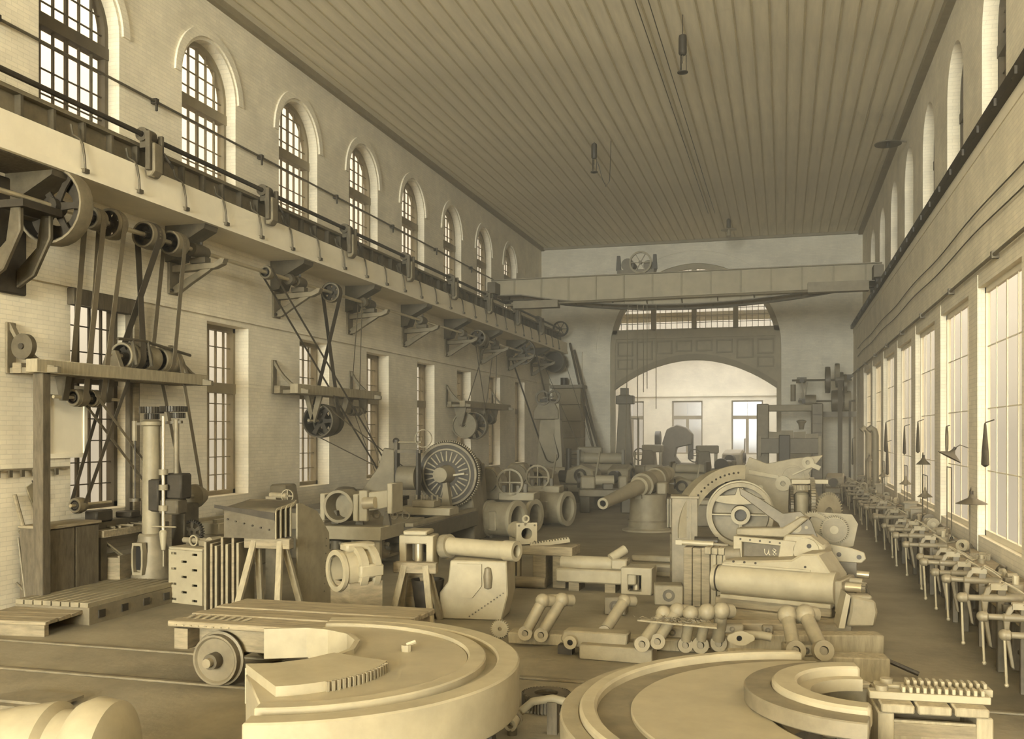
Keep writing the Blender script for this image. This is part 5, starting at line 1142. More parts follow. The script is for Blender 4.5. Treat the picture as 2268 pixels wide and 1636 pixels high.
# the large carriage casting on a skid
cz = thing('gun_carriage', 'large pale gun carriage casting with a cylinder body on a timber skid', 'gun carriage', (-.05, 15.8, 0), -.31)
MB().box(-.98, .95, -.42, .42, .02, .20).box(-.95, .9, -.36, .36, .2, .36).obj('skid', 'timber_long', cz, bevel=.02)
MB().prism([(-.82, .37), (.95, .37), (.95, .8), (.70, 1.16), (.45, 1.14), (.3, 1.04), (-.1, 1.0), (-.5, .97), (-.82, .95)], 'y', -.40, .36).obj('body', 'pale_casting', cz, bevel=.03)
MB().cyl((-.82, -.3, .65), (.97, -.3, .65), .25, n=32).obj('recoil_cylinder', 'pale_casting', cz); MB().cyl((-.98, -.3, .65), (-.82, -.3, .65), .21, n=28).obj('cylinder_end', 'pale_steel', cz); MB().ring((-.9, -.3, .65), 'x', .218, .19, .025, 28).obj('groove', 'iron_black', cz)
MB().box(-.80, .93, -.52, -.40, .37, .43).obj('lower_rib', 'pale_casting', cz); MB().box(-.8, .6, -.43, -.40, .88, .91).obj('upper_rib', 'pale_casting', cz)
for x in (-.62, -.44, -.26, .52): MB().cyl((x, -.405, .95), (x, -.42, .95), .018, n=10).obj('bolt_hole', 'iron_black', cz)
MB().box(.95, 1.06, -.4, .4, .3, .78).obj('end_flange', 'casting', cz, bevel=.02)
MB().cyl((1.06, -.15, .66), (1.3, -.15, .66), .07, n=18).obj('shaft', 'bright_steel', cz); MB().gear((1.33, -.15, .66), 'x', .09, 14, .02, .06, .02).obj('pinion', 'iron_grey', cz); MB().bar((1.36, -.15, .66), (1.44, -.18, .4), .05, .04).obj('crank', 'iron', cz); MB().sph((1.45, -.2, .36), .075).obj('crank_ball', 'pale_casting', cz)
MB().cyl((1.06, .1, .72), (1.25, .1, .72), .05, n=14).obj('stud', 'casting', cz); MB().cyl((1.06, -.2, .36), (1.16, -.2, .36), .04, n=12).obj('stud', 'casting', cz)
# upper frame with the chalked recess
uf = thing('bolted_carriage', 'pale bolted carriage frame with a dark recess marked in chalk', 'gun carriage', (-.32, 16.35, .0), -.22)
MB().sheet([(-.42, .86), (.52, .86), (.60, 1.26), (-.42, 1.30)], [(-.28, .93), (.30, .93), (.34, 1.18), (-.28, 1.21)], 'y', -.3, -.1).obj('frame', 'pale_casting', uf, bevel=.01); MB().box(-.3, .36, -.16, -.12, .92, 1.22).obj('recess_back', 'iron', uf)
MB().box(-.4, .9, -.1, .3, 0, 1.22).obj('body', 'pale_casting', uf, bevel=.03); MB().cyl((-.55, -.2, .98), (-.3, -.2, 1.0), .14, n=24).obj('roller', 'iron_grey', uf)
for i in range(5): MB().cyl((-.3 + .16 * i, -.3, 1.255 - .008 * i), (-.3 + .16 * i, -.315, 1.255 - .008 * i), .016, n=8).obj('bolt', 'iron_black', uf)
for i in range(3): MB().cyl((-.2 + .18 * i, -.3, .895), (-.2 + .18 * i, -.315, .895), .016, n=8).obj('bolt', 'iron_black', uf)
ch = MB()
def stroke(P, o): ch.tube([(o + x, -.162, 1.0 + z) for x, z in P], .006, 5)
stroke([(0, .1), (.005, .03), (.03, 0), (.055, .03), (.07, .1), (.072, .02), (.09, .0)], .06); stroke([(.05, .09), (.02, .11), (.0, .085), (.03, .055), (.06, .025), (.035, 0), (.005, .02), (.03, .055), (.058, .085), (.05, .1)], .19)
ch.obj('chalk_mark', 'chalk', uf)['label'] = 'chalk mark reading u8'
MB().prism([(.3, 1.0), (.85, .98), (1.1, .8), (1.02, 1.2), (.8, 1.36), (.4, 1.36)], 'y', -.26, .3).obj('shoulder', 'pale_casting', uf, bevel=.03)
MB().cyl((.75, -.3, 1.12), (.75, -.24, 1.12), .2, n=30).obj('cover_disc', 'pale_casting', uf); MB().cyl((.8, -.33, 1.2), (.8, -.28, 1.2), .035, n=12).obj('plug', 'iron_black', uf)
MB().prism([(-.4, 1.30), (.4, 1.30), (.75, 1.62), (.65, 1.66), (.35, 1.46), (-.4, 1.42)], 'y', -.2, .1).obj('upper_arm', 'casting', uf, bevel=.02)
# baulks left of it
for i, (x, y, w, h, dd, m, lab) in enumerate(((-1.42, 16.9, .46, 1.02, .4, 'timber', 'broad upright timber baulk left of the big carriage casting'), (-1.02, 16.55, .3, .95, .3, 'timber_pale', 'narrow pale timber baulk beside the carriage cylinder'), (-1.1, 16.52, .34, .12, .32, 'timber_pale', 'short pale block lying on the narrow baulk'))):
    o = thing('timber_baulk', lab, 'timber', (x, y, .95 if i == 2 else 0), -.1, 'baulks by the carriage'); n_ = 3
    for k in range(n_): MB().box(-w / 2 + w * k / n_ + .004, -w / 2 + w * (k + 1) / n_ - .004, -dd / 2 + .01 * (k % 2), dd / 2, 0, h - .01 * (k % 2)).obj('plank', m, o, bevel=.012)
rd = thing('drill_spindle', 'bright stepped spindle lying on the timber baulk', 'spindle', (-1.45, 16.8, 1.02), -.12)
MB().cyl((-.25, 0, .07), (.3, 0, .06), .05, n=14).obj('body', 'pale_steel', rd); MB().cyl((.3, 0, .06), (.55, 0, .05), .03, n=12).obj('nose', 'iron_grey', rd); MB().box(-.36, -.22, -.03, .03, .03, .11).obj('fork', 'pale_steel', rd)
dkc = tag(MB().cyl((-.2, 0, .08), (.2, 0, .08), .08, n=18).obj('dark_roller', 'iron_black'), 'short black roller lying behind the bright spindle on the baulk', 'roller'); dkc.location = (-1.3, 17.02, 1.02)
# spoked turntable drum standing on edge
wc = at(1640, 1140, D=18.4); wd = thing('turntable_drum', 'big round cast drum on edge with hub and four spokes', 'drum', (wc.x, wc.y, 0), .06)
RZ = wc.z; RR = .62
MB().lathe([(RR - .08, -.02), (RR, -.02), (RR, .5), (RR - .08, .5)], (0, 0, RZ), 'y', 56, close=True).obj('rim', 'casting', wd); MB().cyl((0, .3, RZ), (0, .34, RZ), RR - .06, n=48).obj('back_plate', 'iron_grey', wd)
MB().ring((0, .05, RZ), 'y', .18, .115, .3, 36).obj('hub', 'pale_casting', wd); MB().cyl((0, .1, RZ), (0, .2, RZ), .116, n=24).obj('bore', 'iron_black', wd)
for a in (0, PI): o = MB().box(.17, RR - .06, .02, .3, -.012, .012).obj('spoke', 'pale_casting', wd); o.location.z = RZ; o.rotation_euler.y = a
o = MB().prism([(-.48, .26), (-.3, .22), (-.04, .2), (.04, .2), (.3, .23), (.48, .28), (.3, .34), (.12, .38), (.05, .52), (-.05, .52), (-.1, .38), (-.45, .36)], 'y', .0, .2).obj('top_web', 'pale_casting', wd); o.location.z = RZ
MB().prism([(-.06, -.56), (.06, -.56), (.03, -.17), (-.03, -.17)], 'y', .05, .3).obj('spoke', 'pale_casting', wd).location.z = RZ
MB().box(-.45, .45, .1, .45, 0, RZ - RR + .02).obj('stand', 'timber_dark', wd)
for a in range(7): MB().ring((0, .25, RZ), 'y', RR + .03, RR - .01, .06, 48).obj('outer_band', 'pale_casting', wd) if a == 0 else None
ga = thing('roller_arc', 'tall curved roller path segment with a row of holes left of the drum', 'arc segment', (wc.x - .15, wc.y + .75, 0), .45)
for nm, ro, ri, y0, y1, m in (('arc', 1.22, 1.05, -.3, .3, 'casting'), ('flange', 1.3, 1.02, -.36, -.3, 'casting')):
    A = [(ro * math.cos(a), RZ - .35 + ro * math.sin(a)) for a in [PI * .48 + i * PI * .55 / 24 for i in range(25)]]; B = [(ri * math.cos(a), RZ - .35 + ri * math.sin(a)) for a in [PI * .48 + i * PI * .55 / 24 for i in range(25)]]
    mb = MB()
    for k in range(24): mb.prism([A[k], A[k + 1], B[k + 1], B[k]], 'y', y0, y1)
    mb.obj(nm, m, ga)
for i in range(16): a = PI * .52 + i * PI * .4 / 15; MB().cyl((1.15 * math.cos(a), -.365, RZ - .35 + 1.15 * math.sin(a)), (1.15 * math.cos(a), -.35, RZ - .35 + 1.15 * math.sin(a)), .022, n=8).obj('hole', 'iron_black', ga)
MB().box(-1.25, -1.05, -.3, .3, 0, RZ - .45).obj('support', 'timber', ga); MB().box(-.1, .12, -.25, .25, 0, 2.0).obj('support', 'timber_dark', ga)
tb_ = at(1522, 1100, D=18.9); sbx = thing('sheet_cabinet', 'tall plain grey box standing left of the curved segment', 'cabinet', (tb_.x - .05, tb_.y, 0), .1)
MB().box(-.25, .25, -.3, .3, 0, 1.72).obj('body', 'iron_grey', sbx, bevel=.01); MB().box(.1, .12, -.32, -.3, 0, 1.72).box(-.27, .27, -.33, .32, 1.72, 1.76).obj('edge_strip', 'casting', sbx)
# levers, gears
def plate_xz(name, label, cat, poly, loc, rz, y0, y1, m, part='plate', rx=0):
    t_ = thing(name, label, cat, loc, rz, rx=rx); MB().prism(poly, 'y', y0, y1).obj(part, m, t_, bevel=.012); return t_
a_ = at(1640, 1082, D=15.8); b_ = at(1765, 1163, D=15.8); c_ = at(1800, 1205, D=15.8)
lv = thing('lever_arm', 'long dark lever plate slanting across the spoked drum', 'lever', (a_.x, a_.y, a_.z)); d1 = b_ - a_; d2 = c_ - a_
MB().prism([(-.02, .03), (.3, -.14), (d1.x - .22, d1.z + .22), (d1.x + .05, d1.z + .26), (d1.x + .22, d1.z + .1), (d2.x + .12, d2.z + .02), (d2.x + .1, d2.z - .18), (d1.x + .02, d1.z - .28), (d1.x - .2, d1.z - .2), (d1.x - .3, d1.z + .05), (.0, -.1)], 'y', -.06, .0).obj('plate', 'iron', lv, bevel=.01)
MB().cyl((d1.x - .02, -.09, d1.z), (d1.x - .02, .04, d1.z), .09, n=20).obj('boss', 'casting', lv)
for (x, z) in ((-.16, 0), (.14, 0), (0, .15), (.02, -.16)): MB().cyl((d1.x + x, -.08, d1.z + z), (d1.x + x, -.0, d1.z + z), .028, n=10).obj('stud', 'casting', lv)
MB().bar((d1.x, -.03, d1.z - .2), (d1.x, -.03, 1.1 - a_.z), .08, .05).obj('prop', 'timber_dark', lv)
g_ = at(1848, 1172, D=17.2); gp2 = thing('gear_plate', 'pale back plate carrying a round gear at the right of the carriage', 'gear', (g_.x, g_.y, 0), -.08)
MB().prism([(-.55, g_.z - .1), (-.35, g_.z + .3), (.3, g_.z + .27), (.4, g_.z + .1), (.32, g_.z - .3), (-.1, g_.z - .38), (-.45, g_.z - .3)], 'y', .08, .12).obj('plate', 'casting', gp2)
MB().gear((0, 0, g_.z), 'y', .25, 40, .028, .1, .03).obj('gear', 'casting', gp2); MB().cyl((0, -.07, g_.z), (0, 0, g_.z), .2, n=36).obj('gear_face', 'iron_grey', gp2); MB().cyl((0, -.1, g_.z), (0, 0, g_.z), .075, n=20).obj('hub', 'pale_casting', gp2)
MB().gear((-.36, .02, g_.z + .02), 'y', .3, 44, .025, .06, .2).obj('rear_gear', 'casting', gp2); MB().box(-.45, .3, .1, .2, 0, g_.z - .2).obj('stand', 'timber_dark', gp2)
s_ = at(1855, 1225, D=16.3); sk = plate_xz('slotted_link', 'pale slotted link plate pointing right below the gear', 'link', [(-.45, .12), (-.4, .2), (.2, .12), (.42, .05), (.45, -.06), (.38, -.13), (-.1, -.12), (-.42, -.02)], (s_.x, s_.y - .1, s_.z), -.1, -.05, .0, 'pale_casting')
for x, z in ((.02, .0), (.34, -.03)): MB().cyl((x, -.06, z), (x, -.04, z), .04, n=14).obj('hole', 'iron_black', sk)
MB().sheet([(-.3, .13), (-.08, .11), (-.08, .03), (-.3, .06)], [(-.27, .11), (-.11, .09), (-.11, .05), (-.27, .08)], 'y', -.06, -.04).obj('slot_rim', 'casting', sk); MB().box(-.3, .3, -.02, .2, -s_.z, -.1).obj('stand', 'iron', sk); MB().cyl((.0, .1, -.32), (.5, .05, -.34), .06).obj('lower_rod', 'bright_steel', sk)
# cheek plates behind
q = at(1735, 1070, D=21.5); ckp = thing('carriage_cheek', 'large flat grey cheek plate with a pale ring boss behind the drum', 'plate', (q.x, q.y, 0), -.05)
MB().prism([(-.95, 0), (.75, 0), (.75, 1.6), (.55, 2.1), (.85, 2.5), (.2, 2.42), (-.35, 2.3), (-.75, 2.45), (-.95, 1.9)], 'y', 0, .05).obj('plate', 'casting', ckp, bevel=.01)
MB().ring((0, -.04, q.z), 'y', .17, .06, .12, 30).obj('boss', 'pale_casting', ckp); MB().cyl((-.5, -.02, q.z - .1), (-.5, .0, q.z - .1), .055, n=16).obj('plug', 'pale_steel', ckp)
MB().prism([(-.75, q.z + .3), (-.1, q.z + .18), (-.1, q.z + .1), (-.75, q.z + .2)], 'y', -.06, 0).obj('rib', 'pale_casting', ckp); MB().ring((.2, -.02, q.z + .15), 'y', .26, .22, .05, 24).obj('curved_rim', 'casting', ckp)
kz = at(1790, 1024, D=21.2); MB().ring((kz.x - q.x, -.1, kz.z), 'y', .13, .05, .05, 24).obj('eye_ring', 'pale_casting', ckp); MB().bar((kz.x - q.x + .1, -.1, kz.z - .06), (kz.x - q.x + .26, -.1, kz.z - .13), .06, .1).obj('eye_tail', 'pale_casting', ckp); MB().bar((.2, -.08, q.z + .2), (kz.x - q.x, -.08, kz.z - .12), .03, .03).obj('rod', 'pale_casting', ckp)
MB().bar((0, .05, 1.4), (.1, 1.0, .02), .1, .1).obj('prop', 'timber_dark', ckp)
q = at(1775, 1105, D=19.3); wg = thing('worm_gear_stand', 'gear stand with stacked vertical toothed wheels right of the drum', 'gear stand', (q.x, q.y, 0), .05)
MB().lathe([(.2, 0), (.16, .1), (.13, 1.0), (.15, 1.75), (.1, 1.8)], n=20).obj('column', 'casting', wg); MB().gear((.2, 0, 1.62), 'x', .48, 50, .04, .08, .1).obj('toothed_wheel', 'iron_grey', wg); MB().gear((-.2, 0, 1.5), 'x', .44, 46, .04, .06, .1).obj('toothed_wheel', 'iron', wg)
MB().box(-.2, .5, -.15, .15, 1.98, 2.06).obj('top_plate', 'pale_casting', wg); MB().gear((0, 0, 1.9), 'z', .2, 24, .03, .1, .05).obj('bevel_gear', 'casting', wg); MB().gear((.52, .12, 1.38), (.7, -.7, 0), .42, 40, .05, .06, .12).obj('saw_toothed_arc', 'casting', wg); MB().ring((.66, -.3, 1.05), 'y', .12, .1, .03, 20).obj('hand_ring', 'pale_casting', wg)

# ================================================================== FAR END
# planing machine at the right
P0 = Vector((.3, 46.5, 0)); pm = thing('planing_machine', 'tall two-column planing machine near the far right corner', 'planing machine', P0)
MB().box(-1.5, -.95, -.6, .6, 0, 4.35).obj('column', 'iron_grey', pm, bevel=.04); MB().box(.95, 1.45, -.6, .6, 0, 4.35).obj('column', 'iron', pm, bevel=.04)
for i in range(9): MB().box(1.0, 1.4, -.64, -.6, .45 + i * .42, .5 + i * .42).obj('column_rib', 'iron_black', pm)
MB().box(-1.5, 1.45, -.3, .3, 4.0, 4.3).obj('top_beam', 'casting', pm, bevel=.03); MB().box(-1.4, 1.35, -.95, -.6, 2.05, 2.75).obj('cross_rail', 'iron', pm, bevel=.02); [MB().box(a, a + .13, -1.0, -.9, 1.95, 2.85).obj('rail_end', 'casting', pm) for a in (-1.42, 1.23)]
for i in range(4): MB().prism([(-.95 + i * .55, 2.76), (-.42 + i * .55, 2.76), (-.42 + i * .55, 3.12 - .08 * abs(i - 1.2)), (-.95 + i * .55, 3.12 - .08 * abs(i - .8))], 'y', -.8, -.6).obj('shield_plate', 'casting', pm)
MB().box(-.5, .0, -1.15, -.95, 1.5, 2.9).obj('tool_head', 'iron_black', pm, bevel=.03); MB().box(-.9, .85, -3.0, 2.2, .35, .9).obj('table', 'casting', pm, bevel=.03); MB().box(-1.0, .95, -3.2, 2.4, 0, .35).obj('bed', 'iron', pm)
MB().lathe([(.1, 3.15), (.14, 3.4), (.22, 3.5), (.22, 3.55), (.08, 3.6)], (.5, -.6, 0), 'z', 16).obj('oil_pot', 'iron_grey', pm)
oc = thing('overhead_countershaft', 'dark overhead pulley shafts above the planing machine', 'countershaft', (0, 47.6, 0))
def xpulley(parent, loc, r, w, m='iron_black', rimm='iron'):
    o = MB().lathe([(r - .04, -w / 2), (r, -w / 2), (r + .01, 0), (r, w / 2), (r - .04, w / 2)], (0, 0, 0), 'x', 28, close=True).obj('pulley', rimm, parent); o.location = loc
    MB().cyl((-w * .4, 0, 0), (w * .4, 0, 0), .08, n=12).obj('hub', m, o); MB().cyl((-.02, 0, 0), (.02, 0, 0), r - .03, n=26).obj('web', m, o); return o
MB().cyl((.4, 0, 5.5), (3.1, 0, 5.5), .05, n=10).obj('upper_rod', 'iron', oc); MB().cyl((.9, 0, 4.5), (3.25, 0, 4.5), .05, n=10).obj('lower_rod', 'iron', oc)
xpulley(oc, (2.02, 0, 5.5), .62, .22); xpulley(oc, (2.45, 0, 5.85), .42, .2, rimm='casting'); xpulley(oc, (2.55, 0, 5.5), .36, .34); xpulley(oc, (2.8, 0, 5.25), .5, .14)
xpulley(oc, (1.25, 0, 4.5), .3, .5, rimm='iron_grey'); xpulley(oc, (2.45, 0, 4.5), .5, .5); xpulley(oc, (2.9, 0, 4.5), .46, .3, rimm='casting')
for x, z in ((.85, 5.5), (2.95, 5.6), (.95, 4.5)): MB().box(x - .22, x + .22, 0, 3.45, z + .05, z + .15).obj('wall_arm', 'iron', oc); MB().box(x - .1, x + .1, -.15, .15, z - .1, z + .1).obj('bearing', 'iron_black', oc)
MB().bar((.85, .05, 5.4), (.95, .05, 4.6), .08, .08).bar((1.1, .05, 5.4), (1.0, .05, 4.6), .06, .06).obj('strut', 'iron_grey', oc); MB().cyl((.45, -.1, 5.3), (.45, -.1, 4.5), .12, n=12).obj('weight', 'iron_grey', oc)
MB().box(1.55, 3.3, -.1, .1, 3.75, 4.0).obj('shelf_beam', 'iron', oc)
tag(MB().box(-.1, .1, -.03, 0, 0, 4.95).box(-.1, .1, .03, .06, 0, 4.95).obj('drive_belt', 'leather_dark'), 'broad dark vertical belt right of the planing machine', 'belt', 'leather drive belts').location = (2.55, 47.1, .5)
tag(MB().box(-.05, .05, -.03, 0, 0, 4.1).obj('drive_belt', 'leather_dark'), 'narrow dark vertical belt nearest the right wall', 'belt', 'leather drive belts').location = (2.98, 47.1, .4)
db = thing('drive_block', 'dark belt drive block on the floor behind the benches', 'machine', (2.55, 47.1, 0)); MB().box(-.5, .55, -.3, .4, 0, .42).obj('base', 'iron', db, bevel=.03); MB().cyl((-.3, 0, .62), (.35, 0, .62), .2, n=20).obj('pulley', 'casting', db)

# corner stove, leaning poles, tapered pillar machine
q = at(1262, 900, Y=49.9); stv = thing('iron_stove', 'tall dark sheet-iron stove in the far left corner', 'stove', (q.x - .15, 50.3, 0))
for i in range(6): MB().box(-.78, .78, -.6, .6, .1 + i * .88, .1 + i * .88 + .86).obj('course', 'smoky_brick', stv, bevel=.02)
MB().box(-.88, .88, -.7, .6, 5.38, 5.55).obj('cornice', 'iron_grey', stv); MB().box(-.85, .85, -.65, .6, 0, .1).obj('plinth', 'iron_black', stv); MB().cyl((-.2, -.2, 5.55), (-.2, -.2, 5.95), .2, n=16).obj('damper', 'iron_black', stv)
MB().box(-.3, .25, -.63, -.6, .5, 1.1).obj('stove_door', 'iron_black', stv)
for i, (u0, v0, u1, v1) in enumerate(((1262, 760, 1335, 1052), (1272, 775, 1348, 1056), (1296, 900, 1352, 1040))):
    b_ = at(u0, v0, Y=50.9 if i < 2 else 50.8); a_ = at(u1, v1, Y=47.8); a_.z = .06
    tag(MB().cyl((0, 0, 0), b_ - a_, .06 if i < 2 else .04, n=8).obj('leaning_pole', 'timber_dark'), ['left of the two tall poles leaning in the far left corner', 'right of the two tall poles leaning in the far left corner', 'short pole leaning beside the arch'][i], 'pole', 'poles in the far corner').location = a_
q = at(1216, 1060, D=43); tp = thing('slotting_machine', 'pale tapered pillar machine with a dark head before the far corner', 'slotting machine', (q.x, q.y, 0))
MB().prism([(-.75, 0), (.8, 0), (.72, 1.2), (.5, 3.6), (-.35, 3.6), (-.5, 1.4)], 'y', -.35, .35).obj('pillar', 'casting', tp, bevel=.04); MB().prism([(.42, 1.2), (.72, 1.2), (.55, 4.3), (.35, 4.3)], 'y', -.42, -.3).obj('front_edge', 'pale_casting', tp)
MB().prism([(-.6, 3.6), (.55, 3.6), (.55, 4.0), (.35, 4.4), (-.35, 4.4), (-.6, 3.95)], 'y', -.5, .4).obj('head', 'iron_grey', tp, bevel=.03); MB().ring((.35, -.55, 4.6), 'y', .3, .22, .1, 20).obj('gear_wheel', 'iron', tp); MB().ring((-.15, -.55, 4.55), 'y', .34, .26, .1, 20).obj('gear_wheel', 'iron', tp); MB().bar((-.15, -.55, 4.55), (.35, -.55, 4.6), .08, .06).obj('gear_link', 'iron', tp); MB().box(-.3, .2, -.5, .5, 4.35, 4.5).obj('gear_seat', 'iron_black', tp)
MB().cyl((.95, -.2, .3), (.95, -.2, 2.3), .12, n=14).obj('ram', 'iron_black', tp); MB().box(.2, 1.3, -.5, .5, 0, .5).obj('work_table', 'iron_grey', tp, bevel=.03)
# hammer frame and slotter through the arch
q = at(1386, 1040, Y=50.4); hf = thing('steam_hammer', 'tall narrow hammer frame standing in the left of the arch', 'hammer', (q.x, 50.0, 0))
MB().prism([(-.55, 0), (.55, 0), (.4, 2.2), (.3, 4.2), (.28, 5.0), (-.28, 5.0), (-.3, 4.2), (-.42, 2.2)], 'y', -.2, .2).obj('frame', 'iron_grey', hf, bevel=.03); MB().box(-.42, .5, -.3, .3, 4.5, 4.95).obj('head', 'iron', hf, bevel=.03); MB().box(-.2, .2, -.2, .2, 5.0, 5.35).obj('cylinder_top', 'iron', hf); MB().cyl((.75, -.1, .3), (.75, -.1, 3.8), .04, n=8).obj('valve_rod', 'casting', hf); MB().bar((.75, -.1, 3.7), (.2, -.1, 3.8), .06, .06).obj('valve_arm', 'casting', hf); MB().box(-.8, .9, -.5, .5, 0, .3).obj('base', 'iron', hf)
q = at(1500, 1040, Y=58); sm = thing('slotting_machine', 'dark hump-backed slotting machine silhouetted in the arch', 'slotting machine', (q.x, 58, 0))
MB().prism([(-.9, 0), (.2, 0), (.2, 1.2), (-.1, 1.6), (.0, 2.1), (.9, 2.3), (.95, 2.9), (.6, 3.3), (.0, 3.5), (-.6, 3.2), (-.85, 2.4)], 'y', -.4, .4).obj('frame', 'iron', sm, bevel=.05); MB().cyl((-1.0, 0, 2.6), (-1.3, 0, 2.6), .5, n=22).obj('pulley', 'iron_black', sm); MB().box(.65, .95, -.25, .25, 1.4, 2.9).obj('ram', 'iron_black', sm); MB().box(.2, 1.4, -.6, .6, 0, 1.2).obj('work_table', 'iron_grey', sm, bevel=.03)

# rows of smaller machines on the far floor
def machine(label, loc, rz, kind, s=1.0):
    m_ = thing('machine_tool', label, 'machine', loc, rz); m_.scale = (s, s, s)
    MB().box(-.9, .9, -.35, .35, .55, .8).obj('bed', 'iron_grey', m_, bevel=.03)
    for x in (-.7, .7): MB().box(x - .16, x + .16, -.3, .3, 0, .55).obj('leg', 'iron', m_, bevel=.02)
    if kind == 0:
        MB().box(-.85, -.35, -.28, .28, .8, 1.25).obj('headstock', 'casting', m_, bevel=.05); MB().cyl((-.35, 0, 1.1), (.3, 0, 1.1), .17, n=20).obj('work_piece', 'pale_casting', m_); MB().cyl((-.95, 0, 1.1), (-.85, 0, 1.1), .26, n=22).obj('face_wheel', 'iron_black', m_); MB().box(.45, .75, -.2, .2, .8, 1.25).obj('tailstock', 'casting', m_, bevel=.05); MB().box(-.1, .25, -.45, -.1, .8, 1.0).obj('carriage', 'iron', m_, bevel=.02)
    elif kind == 1:
        MB().prism([(-.4, .8), (.3, .8), (.2, 1.7), (-.3, 1.7)], 'y', -.25, .25).obj('pillar', 'iron_grey', m_, bevel=.04); MB().box(-.35, .6, -.2, .2, 1.6, 1.95).obj('arm', 'casting', m_, bevel=.04); MB().cyl((.5, 0, 1.0), (.5, 0, 1.65), .07, n=12).obj('spindle', 'pale_steel', m_); MB().ring((-.45, -.2, 1.5), 'y', .3, .25, .06, 24).obj('fly_wheel', 'iron', m_); MB().bar((-.7, -.2, 1.5), (-.2, -.2, 1.5), .04, .04).obj('spoke', 'iron', m_); MB().box(.2, .8, -.3, .3, .8, .95).obj('table', 'casting', m_)
    elif kind == 2:
        for k in range(2): MB().cyl((-.6, -.1 + .2 * k, .98 + .34 * k), (.6, -.1 + .2 * k, .98 + .34 * k), .17, n=20).obj('roller', 'pale_casting', m_); MB().cyl((-.72, -.1 + .2 * k, .98 + .34 * k), (-.6, -.1 + .2 * k, .98 + .34 * k), .21, n=20).obj('roller_flange', 'casting', m_)
        MB().box(-.8, -.72, -.3, .3, .8, 1.6).box(.62, .7, -.3, .3, .8, 1.6).obj('end_frame', 'iron', m_)
    else:
        MB().prism([(-.5, .8), (.6, .8), (.5, 1.3), (.1, 1.45), (-.4, 1.3)], 'y', -.4, .4).obj('casing', 'casting', m_, bevel=.06); MB().ring((.1, -.42, 1.1), 'y', .22, .14, .06, 24).obj('port', 'iron_black', m_); MB().cyl((-.8, 0, 1.05), (-.5, 0, 1.05), .2, n=18).obj('motor', 'iron_black', m_); MB().bar((.55, -.3, .8), (.75, -.3, 1.9), .05, .05).obj('lever', 'casting', m_)
    return m_
MS = [(1335, 1050, 43, 2, 1.4, 'machine with two bright horizontal rollers left of the arch'), (1290, 1085, 38, 3, 1.2, 'round-cased machine behind the rear flanged cylinder'), (1340, 1100, 36, 0, 1.1, 'lathe between the gun muzzle and the flanged cylinders'), (1375, 1090, 40, 3, 1.15, 'squat cased machine right behind the gun barrel'), (1450, 1075, 44, 0, 1.2, 'lathe directly behind the gun breech'),
      (1530, 1085, 41, 2, 1.1, 'machine with rollers under the arch centre'), (1560, 1070, 50, 1, 1.2, 'small drilling machine in the haze of the arch'), (1610, 1075, 47, 0, 1.3, 'lathe under the right half of the arch'), (1300, 1065, 45, 1, 1.2, 'drilling machine with fly wheel before the leaning poles'), (1440, 1060, 53, 1, 1.2, 'drilling machine just behind the arch'), (1500, 1110, 34, 3, 1.0, 'cased machine right of the gun pedestal'), (1625, 1060, 55, 3, 1.4, 'pale machine with lever beyond the arch at right'), (1062, 1080, 32, 0, 1.1, 'lathe with pale work piece just right of the faceplate'), (1195, 1080, 36.5, 3, 1.15, 'round-ported machine before the tapered pillar'), (1232, 1070, 41, 0, 1.2, 'lathe between the pillar machine and the stove'), (1850, 1085, 40, 3, .9, 'dark low machine at the end of the bench row')]
for i, (u, v, D, k, s, lab) in enumerate(MS):
    q = at(u, v, D=D); machine(lab, (q.x, q.y, 0), [.1, -.2, .25, 1.4][i % 4], k, s)
q = at(1545, 1090, D=31); bt_ = thing('machine_bed', 'long low machine bed with pale top right of the gun', 'machine bed', (q.x, q.y, 0), .1); MB().box(-.9, .9, -.5, .5, 0, .7).obj('body', 'iron_grey', bt_, bevel=.03); MB().box(-1.0, 1.0, -.55, .55, .7, .85).obj('top', 'pale_casting', bt_, bevel=.02); MB().box(-.6, -.3, -.57, -.5, .2, .5).obj('recess', 'iron_black', bt_)

# ================================================================== FITTERS' BENCHES along the right wall
BX0, BX1, BZ = 2.74, 3.34, .90
bn = None
POS = ['nearest', 'second', 'third', 'fourth', 'fifth', 'sixth', 'seventh', 'farthest']
for i in range(8):
    y0 = 10.6 + i * BAY; lab = POS[i] + ' section of the fitters bench along the right wall'
    if bn is None:
        bn = thing('work_bench', lab, 'bench', (BX0, y0, 0), group='fitters benches on the right'); L_ = BAY - .06
        for k in range(3): MB().box(k * .2, k * .2 + .195, 0, L_, BZ - .07, BZ).obj('top_plank', 'timber_long', bn, bevel=.008)
        MB().box(.03, .07, 0, L_, BZ - .26, BZ - .07).obj('apron', 'timber', bn)
        for yy in (.12, 1.5, 2.8, L_ - .12):
            MB().box(.04, .2, yy - .09, yy + .09, 0, BZ - .07).obj('post', 'timber_dark', bn, bevel=.008); MB().box(.42, .55, yy - .07, yy + .07, 0, BZ - .07).obj('post', 'timber_dark', bn)
        MB().box(.1, .55, .1, L_ - .1, .22, .26).obj('shelf', 'timber_dark', bn)
        for yy in (.8, 2.15): MB().box(.0, .4, yy - .2, yy + .2, BZ - .25, BZ - .08).obj('drawer', 'timber', bn, bevel=.01)
        MB().box(.2, .5, 3.0, 3.5, .26, .5).obj('shelf_box', 'timber', bn)
        for (ya, yb) in ((.22, 1.4), (1.6, 2.7), (2.9, L_ - .22)): MB().box(.13, .16, ya, yb, .02, BZ - .26).obj('front_panel', 'timber_dark', bn)
    else: dup(bn, (BX0, y0, 0), label=lab)
